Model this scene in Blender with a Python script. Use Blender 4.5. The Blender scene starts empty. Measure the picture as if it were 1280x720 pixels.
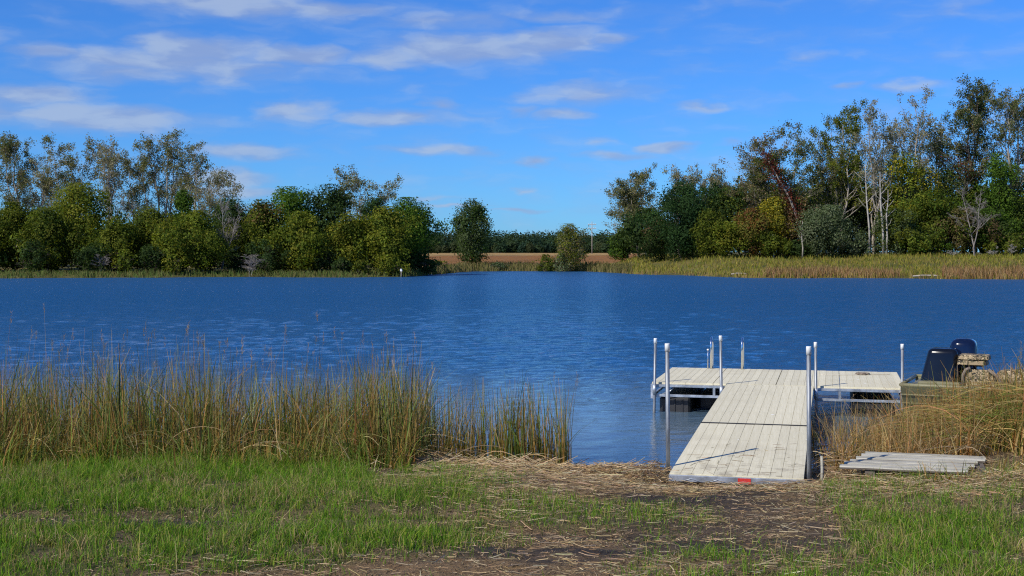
import bpy, math, random
import numpy as np
from mathutils import Vector

sc = bpy.context.scene
col = sc.collection
random.seed(7)
RNG = np.random.default_rng(11)
R = math.radians

# ------------------------------------------------------------------ camera
EYE = 2.30
F = 1600.0          # focal length in pixels of a 1280 wide frame
HOR = 315.0         # horizon row
cd = bpy.data.cameras.new('camera')
cam = bpy.data.objects.new('camera', cd)
col.objects.link(cam)
cam.location = (0, 0, EYE)
cam.rotation_euler = (R(90), 0, 0)
cd.sensor_width = 36.0
cd.lens = 36.0 * F / 1280.0
cd.shift_y = -(360.0 - HOR) / 1280.0
cd.clip_start = 0.1
cd.clip_end = 6000
sc.camera = cam

# ------------------------------------------------------------------ colour
sc.view_settings.view_transform = 'Standard'
sc.view_settings.look = 'None'
sc.view_settings.gamma = 1.0
sc.view_settings.exposure = 0.0
sc.view_settings.use_curve_mapping = False
sc.render.engine = 'CYCLES'
sc.cycles.max_bounces = 8
sc.cycles.transparent_max_bounces = 12
sc.cycles.use_denoising = False
sc.cycles.sample_clamp_direct = 2.5
sc.cycles.sample_clamp_indirect = 2.0
sc.cycles.pixel_filter_type = 'BLACKMAN_HARRIS'
sc.cycles.filter_width = 1.15

# ------------------------------------------------------------------ sun
SUN_EL = R(40)
SUN_H = Vector((-0.75, -0.66, 0)).normalized()
sun_dir = Vector((SUN_H.x * math.cos(SUN_EL), SUN_H.y * math.cos(SUN_EL), math.sin(SUN_EL)))
sl = bpy.data.lights.new('sun', 'SUN')
sl.energy = 4.9
sl.angle = R(0.53)
sl.color = (1.0, 0.95, 0.86)
so = bpy.data.objects.new('sun', sl)
col.objects.link(so)
so.rotation_euler = (-sun_dir).to_track_quat('-Z', 'Y').to_euler()
so.location = (-20, -20, 40)

# ------------------------------------------------------------------ node helper
class NT:
    def __init__(s, tree):
        s.t = tree
        s.n = tree.nodes
        s.l = tree.links
    def node(s, typ, ins=None, **kw):
        nd = s.n.new(typ)
        for k, v in kw.items():
            setattr(nd, k, v)
        for k, v in (ins or {}).items():
            s.put(nd.inputs[k], v)
        return nd
    def put(s, sock, v):
        if isinstance(v, bpy.types.NodeSocket):
            s.l.new(v, sock)
        else:
            sock.default_value = v
    def math(s, op, a, b=0.0, c=0.0, clamp=False):
        nd = s.n.new('ShaderNodeMath')
        nd.operation = op
        nd.use_clamp = clamp
        s.put(nd.inputs[0], a); s.put(nd.inputs[1], b); s.put(nd.inputs[2], c)
        return nd.outputs[0]
    def vec(s, op, a, b=None, c=None, out=0):
        nd = s.n.new('ShaderNodeVectorMath')
        nd.operation = op
        s.put(nd.inputs[0], a)
        if b is not None: s.put(nd.inputs[1], b)
        if c is not None: s.put(nd.inputs[2], c)
        return nd.outputs[out]
    def mix(s, f, a, b, blend='MIX'):
        nd = s.n.new('ShaderNodeMix')
        nd.data_type = 'RGBA'
        nd.blend_type = blend
        s.put(nd.inputs[0], f)
        for i, v in ((6, a), (7, b)):
            if not isinstance(v, bpy.types.NodeSocket) and len(v) == 3:
                v = (*v, 1)
            s.put(nd.inputs[i], v)
        return nd.outputs[2]
    def ramp(s, f, lo, hi, a=0.0, b=1.0):
        nd = s.n.new('ShaderNodeMapRange')
        nd.interpolation_type = 'SMOOTHSTEP'
        s.put(nd.inputs[0], f)
        for i, v in ((1, lo), (2, hi), (3, a), (4, b)):
            s.put(nd.inputs[i], v)
        return nd.outputs[0]
    def noise(s, v, scale, detail=4, rough=0.55, dist=0.0):
        nd = s.n.new('ShaderNodeTexNoise')
        s.put(nd.inputs['Vector'], v)
        nd.inputs['Scale'].default_value = scale
        nd.inputs['Detail'].default_value = detail
        nd.inputs['Roughness'].default_value = rough
        nd.inputs['Distortion'].default_value = dist
        return nd.outputs[0]

# ------------------------------------------------------------------ sky with fair-weather clouds
w = bpy.data.worlds.new('World')
sc.world = w
w.use_nodes = True
N = NT(w.node_tree)
for nd in list(N.n): N.n.remove(nd)
out = N.node('ShaderNodeOutputWorld')
bg = N.node('ShaderNodeBackground', {'Strength': 0.098})
N.l.new(bg.outputs[0], out.inputs[0])
sky = N.node('ShaderNodeTexSky', sky_type='NISHITA')
sky.sun_disc = False
sky.sun_elevation = SUN_EL
sky.sun_rotation = math.atan2(sun_dir.x, sun_dir.y)
sky.air_density = 1.0
sky.dust_density = 0.15
sky.ozone_density = 3.5
sky.altitude = 200
SKYC = N.mix(1.0, sky.outputs[0], (0.30, 0.72, 1.41), 'MULTIPLY')
tc = N.node('ShaderNodeTexCoord')
sep = N.node('ShaderNodeSeparateXYZ', {0: tc.outputs['Generated']})
az = N.math('MULTIPLY', N.math('ARCTAN2', sep.outputs[0], sep.outputs[1]), 57.2958)
el = N.math('MULTIPLY', N.math('ARCSINE', sep.outputs[2]), 57.2958)
P = N.node('ShaderNodeCombineXYZ', {0: az, 1: el, 2: 0.0}).outputs[0]
# ragged edges: warp the direction before measuring the cloud banks
wn = N.node('ShaderNodeTexNoise', {'Vector': N.vec('MULTIPLY', P, (0.5, 1.5, 1))})
wn.inputs['Scale'].default_value = 0.9; wn.inputs['Detail'].default_value = 4
warp = N.vec('MULTIPLY', N.vec('SUBTRACT', wn.outputs[1], (0.5, 0.5, 0.5)), (3.0, 0.8, 0))
PW = N.vec('ADD', P, warp)
def ang(px, py):
    return (math.degrees(math.atan((px - 640) / F)), math.degrees(math.atan((HOR - py) / F)))
banks = [ # px, py, rx, ry, strength
    (230, 86, 230, 24, .8), (330, 14, 200, 18, .7), (130, 158, 150, 20, .85),
    (255, 4, 190, 20, .85), (400, 16, 110, 16, .8), (560, 28, 120, 14, .55), (690, 20, 130, 9, .45),
    (60, 80, 50, 14, .8), (250, 72, 110, 24, 1.0), (375, 74, 85, 17, 1.0), (165, 102, 100, 16, .75),
    (590, 60, 165, 22, .95), (690, 52, 100, 18, .95), (480, 74, 60, 18, .7), (760, 50, 40, 8, .7),
    (110, 154, 130, 17, 1.0), (40, 132, 90, 17, .75), (365, 142, 62, 17, .85), (490, 148, 100, 11, .85),
    (550, 134, 32, 10, .6), (300, 192, 80, 12, .8), (545, 188, 90, 8, .75), (285, 224, 70, 12, .8), (300, 240, 70, 9, .8),
    (735, 120, 95, 17, .7), (705, 142, 42, 8, .7), (648, 140, 30, 8, .5), (765, 194, 60, 7, .75), (832, 186, 40, 8, .95),
    (672, 203, 40, 6, .75), (750, 176, 36, 6, .5), (645, 263, 42, 4, .7), (655, 242, 14, 4, .5), (575, 256, 50, 3, .6), (540, 246, 40, 3, .4),
    (1140, 116, 50, 8, .6), (1068, 114, 22, 6, .5), (1012, 74, 35, 6, .4), (870, 134, 40, 6, .5), (905, 182, 24, 5, .55),
    (1190, 30, 60, 14, .3), (-60, 150, 120, 26, .9), (-120, 60, 120, 24, .9), (1420, 90, 90, 18, .6), (150, -40, 200, 24, .9)]
dens = None
for (px, py, rx, ry, st) in banks:
    a0, e0 = ang(px, py)
    sx, sy = F / rx / 57.3 * 1.0, F / ry / 57.3 * 0.92
    q = N.vec('MULTIPLY_ADD', PW, (sx, sy, 0), (-a0 * sx, -e0 * sy, 0))
    ln = N.vec('LENGTH', q, out=1)
    d = N.math('MULTIPLY_ADD', ln, -st * 0.95, st)
    dens = d if dens is None else N.math('MAXIMUM', dens, d)
# the same broken cloud over the rest of the sky
gn = N.noise(N.vec('MULTIPLY', P, (0.06, 0.19, 1)), 1.0, 5, 0.55)
outside = N.math('MAXIMUM', N.ramp(N.math('ABSOLUTE', az), 25, 40), N.ramp(el, 13, 24))
gen = N.math('MULTIPLY', N.ramp(gn, 0.48, 0.75, -0.2, 1.0), outside)
dens = N.math('MAXIMUM', dens, gen)
fn = N.noise(N.vec('MULTIPLY', PW, (0.34, 1.15, 1)), 1.0, 5, 0.47)
fn2 = N.noise(N.vec('ADD', N.vec('MULTIPLY', PW, (0.38, 1.5, 1)), (-0.10, 0.34, 0)), 1.0, 6, 0.52)
body = N.math('ADD', dens, N.math('MULTIPLY', N.math('SUBTRACT', fn, 0.42), 1.0))
cover = N.math('MULTIPLY', N.ramp(body, -0.06, 0.80), 0.76)
lit = N.ramp(N.math('ADD', N.math('MULTIPLY', N.math('SUBTRACT', fn, fn2), 3.0), N.math('MULTIPLY', body, 0.6)), -0.15, 1.0)
CLOUD = N.mix(lit, (3.0, 4.0, 6.5), (4.3, 5.3, 7.1))
N.l.new(N.mix(cover, SKYC, CLOUD), bg.inputs['Color'])

# ------------------------------------------------------------------ numpy noise
class Noise2:
    def __init__(s, seed, n=256):
        s.g = np.random.default_rng(seed).random((n, n)); s.k = n
    def at(s, x, y):
        xi = np.floor(x).astype(int); yi = np.floor(y).astype(int)
        fx = x - xi; fy = y - yi
        fx = fx * fx * (3 - 2 * fx); fy = fy * fy * (3 - 2 * fy)
        a = s.g[xi % s.k, yi % s.k]; b = s.g[(xi + 1) % s.k, yi % s.k]
        c = s.g[xi % s.k, (yi + 1) % s.k]; d = s.g[(xi + 1) % s.k, (yi + 1) % s.k]
        return (a * (1 - fx) + b * fx) * (1 - fy) + (c * (1 - fx) + d * fx) * fy
    def fbm(s, x, y, o=4, g=0.5):
        v = 0; a = 1; t = 0
        for i in range(o):
            v = v + a * s.at(x * 2 ** i + 17.3 * i, y * 2 ** i + 5.1 * i); t += a; a *= g
        return v / t
NZ = Noise2(3); NZ2 = Noise2(5)
def sstep(x, a, b):
    t = np.clip((x - a) / (b - a), 0, 1)
    return t * t * (3 - 2 * t)

# ------------------------------------------------------------------ mesh helpers
def mesh_np(name, V, Q, mats, T=None, colr=None, smooth=False, mi=None):
    """V (n,3), Q quads (m,4), T tris (k,3), colr per-vertex (n,3) albedo."""
    me = bpy.data.meshes.new(name)
    V = np.asarray(V, np.float32)
    Q = np.zeros((0, 4), np.int32) if Q is None else np.asarray(Q, np.int32)
    T = np.zeros((0, 3), np.int32) if T is None else np.asarray(T, np.int32)
    me.vertices.add(len(V)); me.vertices.foreach_set('co', V.ravel())
    nl = Q.size + T.size
    me.loops.add(nl)
    me.loops.foreach_set('vertex_index', np.concatenate([Q.ravel(), T.ravel()]))
    me.polygons.add(len(Q) + len(T))
    st = np.concatenate([np.arange(len(Q)) * 4, Q.size + np.arange(len(T)) * 3]).astype(np.int32)
    me.polygons.foreach_set('loop_start', st)
    if mi is not None: me.polygons.foreach_set('material_index', np.asarray(mi, np.int32))
    me.polygons.foreach_set('use_smooth', np.full(len(st), smooth))
    for m in (mats if isinstance(mats, (list, tuple)) else [mats]): me.materials.append(m)
    if colr is not None:
        a = me.color_attributes.new('tint', 'FLOAT_COLOR', 'POINT')
        c = np.ones((len(V), 4), np.float32); c[:, :3] = colr
        a.data.foreach_set('color', c.ravel())
    me.update(calc_edges=True)
    return me
def link(name, me, parent=None, loc=(0, 0, 0), rot=(0, 0, 0)):
    o = bpy.data.objects.new(name, me)
    col.objects.link(o)
    if parent: o.parent = parent
    o.location = loc; o.rotation_euler = rot
    return o
def tag(o, label=None, cat=None, group=None, kind=None):
    if label: o['label'] = label
    if cat: o['category'] = cat
    if group: o['group'] = group
    if kind: o['kind'] = kind
    return o
def thing(name, loc, label, cat, group=None, rz=0):
    return tag(link(name, None, None, loc, (0, 0, rz)), label, cat, group)

class MB:
    """collects simple solids and links them as one mesh"""
    def __init__(s): s.v = []; s.f = []; s.sm = []
    def add(s, vs, fs, smooth=False):
        k = len(s.v); s.v += [tuple(v) for v in vs]; s.f += [tuple(i + k for i in f) for f in fs]; s.sm += [smooth] * len(fs)
    def box(s, x0, x1, y0, y1, z0, z1, bev=0.0):
        if bev <= 0:
            s.add([(x0, y0, z0), (x1, y0, z0), (x1, y1, z0), (x0, y1, z0), (x0, y0, z1), (x1, y0, z1), (x1, y1, z1), (x0, y1, z1)],
                  [(3, 2, 1, 0), (4, 5, 6, 7), (0, 1, 5, 4), (1, 2, 6, 5), (2, 3, 7, 6), (3, 0, 4, 7)])
        else:
            b = bev
            L = []
            for z, q in ((z0, b), (z0 + b, 0), (z1 - b, 0), (z1, b)):
                L += [(x0 + b, y0 + q, z), (x1 - b, y0 + q, z), (x1 - q, y0 + b, z), (x1 - q, y1 - b, z), (x1 - b, y1 - q, z), (x0 + b, y1 - q, z), (x0 + q, y1 - b, z), (x0 + q, y0 + b, z)]
            fs = [tuple(range(7, -1, -1)), tuple(range(24, 32))]
            for r in range(3):
                for i in range(8):
                    j = (i + 1) % 8
                    fs.append((r * 8 + i, r * 8 + j, r * 8 + 8 + j, r * 8 + 8 + i))
            s.add(L, fs)
        return s
    def tube(s, pts, rad, k=10, cap=True):
        pts = [Vector(p) for p in pts]
        if not isinstance(rad, (list, tuple)): rad = [rad] * len(pts)
        vs = []; fs = []
        up = None
        for i, p in enumerate(pts):
            t = (pts[min(i + 1, len(pts) - 1)] - pts[max(i - 1, 0)]).normalized()
            if up is None:
                up = Vector((0, 0, 1)) if abs(t.z) < 0.9 else Vector((1, 0, 0))
            a = t.cross(up).normalized(); up = a.cross(t).normalized()
            for j in range(k):
                an = 2 * math.pi * j / k
                vs.append(p + (a * math.cos(an) + up * math.sin(an)) * rad[i])
        for i in range(len(pts) - 1):
            for j in range(k):
                j2 = (j + 1) % k
                fs.append((i * k + j, i * k + j2, (i + 1) * k + j2, (i + 1) * k + j))
        n = len(vs)
        s.add(vs, fs, True)
        if cap:
            s.f += [tuple(range(len(s.v) - n, len(s.v) - n + k))[::-1], tuple(range(len(s.v) - k, len(s.v)))]; s.sm += [False, False]
        return s
    def loft(s, rings, smooth=True):
        k = len(rings[0]); vs = [p for r in rings for p in r]; fs = []
        for i in range(len(rings) - 1):
            for j in range(k):
                j2 = (j + 1) % k
                fs.append((i * k + j, i * k + j2, (i + 1) * k + j2, (i + 1) * k + j))
        fs.append(tuple(range(k))[::-1]); fs.append(tuple(range((len(rings) - 1) * k, len(rings) * k)))
        s.add(vs, fs, smooth)
        return s
    def mesh(s, name, mat):
        me = bpy.data.meshes.new(name)
        me.from_pydata(s.v, [], s.f)
        me.materials.append(mat)
        me.polygons.foreach_set('use_smooth', s.sm)
        me.update()
        return me
    def build(s, name, mat, parent=None, loc=(0, 0, 0), rot=(0, 0, 0)):
        return link(name, s.mesh(name, mat), parent, loc, rot)

# ------------------------------------------------------------------ materials
def new_mat(name):
    m = bpy.data.materials.new(name)
    m.use_nodes = True
    T = NT(m.node_tree)
    for nd in list(T.n): T.n.remove(nd)
    T.out = T.node('ShaderNodeOutputMaterial')
    return m, T
def leafy(name, trans=0.35, rough=0.6, spec=0.3, tgain=(1.25, 1.35, 0.6)):
    m, T = new_mat(name)
    a = T.node('ShaderNodeAttribute', attribute_name='tint')
    b = T.node('ShaderNodeBsdfPrincipled', {'Base Color': a.outputs[0], 'Roughness': rough, 'Specular IOR Level': spec})
    tr = T.node('ShaderNodeBsdfTranslucent', {'Color': T.mix(1.0, a.outputs[0], tgain, 'MULTIPLY')})
    mx = T.node('ShaderNodeMixShader', {0: trans, 1: b.outputs[0], 2: tr.outputs[0]})
    T.l.new(mx.outputs[0], T.out.inputs[0])
    return m
M_LEAF = leafy('leaf', 0.42, 0.7, 0.08)
M_BLADE = leafy('grass_blade', 0.35, 0.65, 0.10)
M_STRAW = leafy('dry_stem', 0.2, 0.7, 0.2, (1.1, 1.0, 0.8))

def solid(name, c, rough=0.6, metal=0.0, spec=0.5, var=0.15, scale=6.0, bump=0.0, bscale=40, stretch=(1, 1, 1), coat=0.0, c2=None):
    m, T = new_mat(name)
    tc = T.node('ShaderNodeTexCoord')
    v = T.vec('MULTIPLY', tc.outputs['Object'], stretch)
    n = T.noise(v, scale, 6, 0.6)
    lo = c2 if c2 else tuple(x * (1 - var) for x in c)
    hi = c if c2 else tuple(min(1, x * (1 + var)) for x in c)
    cc = T.mix(T.ramp(n, 0.3, 0.7), lo, hi)
    oi = T.node('ShaderNodeObjectInfo')
    cc = T.mix(1.0, cc, T.node('ShaderNodeCombineColor', {0: T.ramp(oi.outputs['Random'], 0, 1, .94, 1.04), 1: T.ramp(oi.outputs['Random'], 0, 1, .94, 1.04), 2: T.ramp(oi.outputs['Random'], 0, 1, .92, 1.04)}).outputs[0], 'MULTIPLY')
    b = T.node('ShaderNodeBsdfPrincipled', {'Base Color': cc, 'Roughness': T.ramp(n, 0.2, 0.8, rough * 0.85, min(1, rough * 1.15)), 'Metallic': metal, 'Specular IOR Level': spec, 'Coat Weight': coat})
    if bump:
        bn = T.node('ShaderNodeBump', {'Strength': bump, 'Distance': 0.01, 'Height': T.noise(v, bscale, 5, 0.6)})
        T.l.new(bn.outputs[0], b.inputs['Normal'])
    T.l.new(b.outputs[0], T.out.inputs[0])
    return m
M_BARK = solid('bark_grey_brown', (0.29, 0.25, 0.20), 0.9, var=0.35, scale=3, bump=0.5, bscale=9, stretch=(1, 1, .3))
M_BARK_D = solid('bark_dark', (0.10, 0.08, 0.06), 0.9, var=0.35, scale=3, bump=0.5, bscale=9, stretch=(1, 1, .3))
M_BARK_W = solid('bark_pale', (0.32, 0.295, 0.25), 0.8, var=0.3, scale=2, bump=0.4, bscale=7, stretch=(1, 1, .5))
M_TWIG = solid('dead_wood', (0.24, 0.21, 0.19), 0.9, var=0.25, scale=2)

# ------------------------------------------------------------------ the lie of the land
def shore_near(X):
    """y of the near waterline"""
    k = X
    y = 14.2 - 0.75 * sstep(k, -0.8, 1.0) + 0.0 * k
    y = y + 0.3 * sstep(k, 2.6, 3.6) + 2.4 * sstep(k, 3.7, 5.6)
    return y + 0.10 * np.sin(k * 3.1) + 0.05 * np.sin(k * 7.7 + 1)
def shore_far(X):
    a = X / 120.0 * F + 640          # rough column the point shows in
    y = 112.5 + 4 * sstep(a, -100, 520) - 1.5 * np.sin(a / 60.0) * (1 - sstep(a, 400, 520))
    y = y + 36 * sstep(a, 500, 590) - 24 * sstep(a, 745, 835) - 16 * sstep(a, 835, 930) - 6 * sstep(a, 1000, 1250)
    return y + 0.8 * np.sin(X * 0.45) + 0.6 * np.sin(X * 1.1 + 2)
def height(X, Y):
    X = np.asarray(X, float); Y = np.asarray(Y, float)
    sn = shore_near(X)
    dn = sn - Y                       # metres inland on the near bank
    zn = 0.10 * sstep(dn, -0.3, 0.7) - 0.05 + 0.15 * sstep(dn, 0.2, 2.6) + 0.062 * np.clip(dn - 1.2, 0, 5.5)
    zn = zn + 0.05 * (NZ.fbm(X * 1.1, Y * 1.1, 3) - 0.5) * sstep(dn, 0.1, 1.0)
    # wheel ruts in the soft ground
    py = HOR + F * (EYE - 0.42) / np.maximum(Y, 1)
    rut = np.exp(-((py - (648 + 0.02 * X * 20)) / 7.0) ** 2) * (1 - sstep(X, -1.0, 0.2)) + np.exp(-((py - 668) / 9.0) ** 2) * sstep(X, -1.6, -.6) * (1 - sstep(X, 0.6, 2.0))
    zn = zn - 0.045 * rut * (Y < 14)
    zn = zn + 0.022 * (NZ2.fbm(X * 6, Y * 6, 3) - 0.5) * sstep(dn, 0.2, 1.0) * (Y > 4) * 1.8
    zn = zn - 0.03 * sstep(X, .9, 1.3) * (1 - sstep(X, 2.9, 3.3)) * sstep(Y, 10.6, 11.2)
    zn = zn - 0.07 * sstep(X, 2.75, 3.0) * (1 - sstep(X, 4.3, 4.5)) * sstep(Y, 11.75, 11.95) * (1 - sstep(Y, 12.8, 13.1))
    bed = -0.12 * np.clip(-dn, 0, 12) - 0.05
    z = np.where(dn > -0.3, zn, np.maximum(bed, -1.6))
    df = Y - shore_far(X)
    a = X / np.maximum(Y, 1) * F + 640
    hL = 0.25 * sstep(df, 0, 3) + 0.35 * sstep(df, 3, 22)
    hR = 0.25 * sstep(df, 0, 3) + 1.6 * sstep(df, 2, 26)
    hC = 0.35 * sstep(df, 0, 5) + 1.3 * sstep(Y, 158, 420) + 0.25 * sstep(Y, 400, 700)
    wr = sstep(a, 748, 812); wl = 1 - sstep(a, 470, 560)
    hf = hL * wl + hR * wr + hC * (1 - wl) * (1 - wr)
    far = 1.9 * sstep(Y, 200, 450)
    hf = np.maximum(hf, far * 0.98)
    hf = hf + 0.25 * (NZ.fbm(X * 0.15, Y * 0.15, 3) - 0.5) * sstep(df, 1, 8)
    z = np.where(df > -6, np.where(df > 0, hf - 0.04 + 0.04 * sstep(df, 0, 1), -0.04 - 1.5 * sstep(-df, 0, 6)), z)
    return z
def gz(x, y): return float(height(np.array([x]), np.array([y]))[0])
def wx(px, Y): return (px - 640) / F * Y
def topix(X, Y, z=None):
    z = height(X, Y) if z is None else z
    Ys = np.maximum(Y, 0.5)
    return 640 + F * X / Ys, HOR + F * (EYE - z) / Ys

def blob(px, py, x0, x1, y0, y1, sx=40, sy=7):
    return sstep(px, x0 - sx, x0 + sx) * (1 - sstep(px, x1 - sx, x1 + sx)) * sstep(py, y0 - sy, y0 + sy) * (1 - sstep(py, y1 - sy, y1 + sy))
def masks(X, Y):
    """how grassy, how muddy, how straw-strewn the near bank is (0..1)"""
    px, py = topix(X, Y)
    n1 = NZ.fbm(X * 1.7, Y * 1.7, 4); n2 = NZ2.fbm(X * 4.0 + 9, Y * 4.0, 3); n3 = NZ.fbm(X * 0.8 + 31, Y * 2.6 + 7, 4)
    jx = px + 120 * (n1 - .5); jy = py + 34 * (n2 - .5) + 20 * (n1 - .5)
    g = np.maximum.reduce([
        blob(jx, jy, -900, 480, 552, 640), 0.72 * blob(jx, jy, -900, 620, 585, 640, 60, 12),
        blob(jx, jy, -900, 430, 654, 716), 0.85 * blob(jx, jy, 400, 640, 652, 690, 60, 10), 0.55 * blob(jx, jy, 600, 880, 628, 668, 50, 9),
        blob(jx, jy, 1080, 2600, 640, 1200, 40, 14), 0.5 * blob(jx, jy, 820, 1100, 680, 1200, 60, 12),
        0.35 * blob(jx, jy, 1040, 2600, 596, 640, 50, 10), 0.6 * blob(jx, jy, -1500, 160, 700, 1500, 90, 14),
        0.5 * blob(jx, jy, 100, 3000, 760, 3000, 200, 30)])
    mud = np.maximum.reduce([
        blob(jx, jy, -900, 455, 639, 655, 40, 5), 0.8 * blob(jx, jy, 340, 660, 652, 676, 60, 8) * (n3 > .5),
        blob(jx, jy, 740, 1000, 608, 640, 60, 7), blob(jx, jy, 560, 960, 668, 700, 70, 9), 0.7 * blob(jx, jy, 640, 1090, 640, 690, 40, 8)])
    g = g * sstep(n2 + 0.5 * n1, 0.42, 0.70) * (1 - 0.85 * mud * sstep(n3, .35, .6))
    mud = mud * sstep(n3, 0.36, 0.58)
    straw = np.maximum.reduce([blob(jx, jy, 470, 2600, 584, 622, 50, 8), 0.6 * blob(jx, jy, 560, 1120, 600, 760, 60, 12), 0.6 * blob(jx, jy, 180, 760, 694, 900, 60, 10), 0.4 * blob(jx, jy, 330, 700, 600, 650, 60, 12)])
    return np.clip(g, 0, 1), np.clip(mud, 0, 1), np.clip(straw, 0, 1)

def lines(*segs):
    r = []
    for a, b, n in segs: r += list(np.linspace(a, b, n, endpoint=False))
    return np.array(r)
gx = np.concatenate([-np.geomspace(2500, 62, 26), lines((-60, -7, 30), (-7, 9, 230), (9, 100, 46)), np.geomspace(100, 2500, 26)])
gy = np.concatenate([lines((-60, 4, 24), (4, 17, 230), (17, 100, 32), (100, 175, 76), (175, 450, 50)), np.geomspace(450, 4000, 24)])
GX, GY = np.meshgrid(gx, gy, indexing='ij')
GZ = height(GX, GY)
V = np.stack([GX, GY, GZ], -1).reshape(-1, 3)
nx, ny = GX.shape
I = np.arange(nx * ny).reshape(nx, ny)
Q = np.stack([I[:-1, :-1], I[1:, :-1], I[1:, 1:], I[:-1, 1:]], -1).reshape(-1, 4)
g_, m_, s_ = masks(GX, GY)
A = lambda *c: np.array(c)
base = np.ones(GX.shape + (3,)) * A(.125, .092, .055)
def over(b, c, f): return b * (1 - f[..., None]) + c * f[..., None]
base = over(base, A(.24, .165, .085), s_ * .7)
base = over(base, A(.075, .085, .03), np.clip(g_ * 1.2, 0, 1) * .85)
base = over(base, A(.040, .034, .029), m_ * .95)
dn = shore_near(GX) - GY
base = over(base, A(.055, .045, .035), sstep(dn, -.5, -.1) * (1 - sstep(dn, -0.1, 0.35)) * (GY < 60))
base = over(base, A(.17, .15, .105), (1 - sstep(dn, -.6, -.15)) * (GY < 60))
df = GY - shore_far(GX); ca = GX / np.maximum(GY, 1) * F + 640
farb = np.ones_like(base) * A(.10, .10, .035)
nf = NZ.fbm(GX * .08, GY * .5, 4)
farb = over(farb, A(.16, .13, .04), sstep(nf, .4, .65))
crop = sstep(GY, 166, 172) * (ca > 470) * (ca < 790)
farb = over(farb, A(.30, .185, .08), sstep(GY, 152, 160) * (ca > 500) * (ca < 800) * (1 - sstep(GY, 166, 176)) * .5)
farb = over(farb, A(.22, .105, .026), sstep(GY, 172, 184) * (ca > 440) * (ca < 800) * (1 - sstep(GY, 330, 352)))
farb = over(farb, A(.32, .21, .075), sstep(GY, 335, 355) * (ca > 440) * (ca < 800) * (1 - sstep(GY, 520, 560)))
farb = over(farb, A(.05, .045, .03), (1 - sstep(df, 0.0, 0.8)))
base = np.where((df > -3)[..., None], farb, base)

m, T = new_mat('ground')
geo = T.node('ShaderNodeNewGeometry')
at = T.node('ShaderNodeAttribute', attribute_name='tint')
pos = geo.outputs['Position']
n1 = T.noise(pos, 9, 8, 0.65); n2 = T.noise(pos, 60, 5, 0.7); n3 = T.noise(T.vec('MULTIPLY', pos, (40, 110, 40)), 1.0, 3, 0.6)
c = T.mix(T.ramp(n2, .3, .72), (0.42, 0.42, 0.42), (1.6, 1.5, 1.35))
c = T.mix(1.0, at.outputs[0], c, 'MULTIPLY')
c = T.mix(T.math('MULTIPLY', T.ramp(n3, .60, .70), 0.45), c, T.mix(1.0, c, (2.2, 2.0, 1.7), 'MULTIPLY'))
nfar = T.noise(T.vec('MULTIPLY', pos, (0.35, 0.12, 1)), 1.0, 6, 0.65)
c = T.mix(1.0, c, T.mix(T.ramp(nfar, .3, .7), (0.82, 0.85, 0.85), (1.2, 1.15, 1.1)), 'MULTIPLY')
b = T.node('ShaderNodeBsdfPrincipled', {'Base Color': c, 'Roughness': 0.9, 'Specular IOR Level': 0.2})
hh = T.math('ADD', T.math('MULTIPLY', n1, 0.7), T.math('MULTIPLY', n2, 0.35))
bn = T.node('ShaderNodeBump', {'Strength': 1.0, 'Distance': 0.055, 'Height': hh})
T.l.new(bn.outputs[0], b.inputs['Normal'])
T.l.new(b.outputs[0], T.out.inputs[0])
go = link('ground', mesh_np('ground', V, Q, m, colr=base.reshape(-1, 3), smooth=True))
tag(go, 'near bank, lake bed and far fields as one sheet of land', None, kind='structure')

# ------------------------------------------------------------------ water: wind-ruffled lake surface with real wavelets
rows = np.geomspace(11.5, 175.0, 580)
cols = np.concatenate([-np.geomspace(3.0, .56, 14), np.linspace(-.52, .52, 370), np.geomspace(.56, 3.0, 14)])
WY, WU = np.meshgrid(rows, cols, indexing='ij')
WX = WU * (WY + 3.0)
calm = 0.16 + 0.84 * sstep(WY + 1.4 * np.sin(WX * .5) - 0.8 * sstep(WX, 1, 6), 17.0, 33.0)
farcalm = 1 - 0.35 * sstep(WY - shore_far(WX), -16, 0)
waves = np.zeros_like(WX)
rw = np.random.default_rng(21)
for i in range(46):
    lam = 0.28 * (1.075 ** i)                      # 0.28 .. 7 m
    th = R(90 + 18) + rw.normal(0, 0.62)            # wind across and towards us
    k = 2 * math.pi / lam
    amp = 0.0100 * lam ** 0.70 * (0.55 + 0.9 * rw.random()) * min(1.0, (0.65 / lam) ** 2.0)
    cutoff = np.clip(1.6 - (WY * 0.0042 / lam) * 3.0, 0, 1)
    ph = k * (WX * math.cos(th) + WY * math.sin(th)) + rw.random() * 6.28
    waves += amp * cutoff * np.sin(ph + 0.7 * np.sin(ph * .31 + i))
gust = 0.85 + 0.3 * NZ.fbm(WX * 0.09 + 5, WY * 0.16, 3)
WZ = waves * calm * farcalm * gust * 0.66
V = np.stack([WX, WY, WZ], -1).reshape(-1, 3)
nx, ny = WX.shape
I = np.arange(nx * ny).reshape(nx, ny)
Q = np.stack([I[:-1, :-1], I[:-1, 1:], I[1:, 1:], I[1:, :-1]], -1).reshape(-1, 4)
m, T = new_mat('lake_water')
geo = T.node('ShaderNodeNewGeometry')
pos = geo.outputs['Position']
sp = T.node('ShaderNodeSeparateXYZ', {0: pos})
dist = sp.outputs[1]
hs = T.math('ADD', T.noise(T.vec('MULTIPLY', pos, (1.0, 1.7, 1)), 5.0, 5, 0.6, 0.4), T.math('MULTIPLY', T.noise(T.vec('MULTIPLY', pos, (1, 1.6, 1)), 1.7, 3, 0.5), 1.0))
st = T.ramp(dist, 15, 30, 0.10, 1.0)
bn = T.node('ShaderNodeBump', {'Strength': st, 'Distance': T.ramp(dist, 20, 80, 0.07, 0.18), 'Height': hs})
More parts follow.
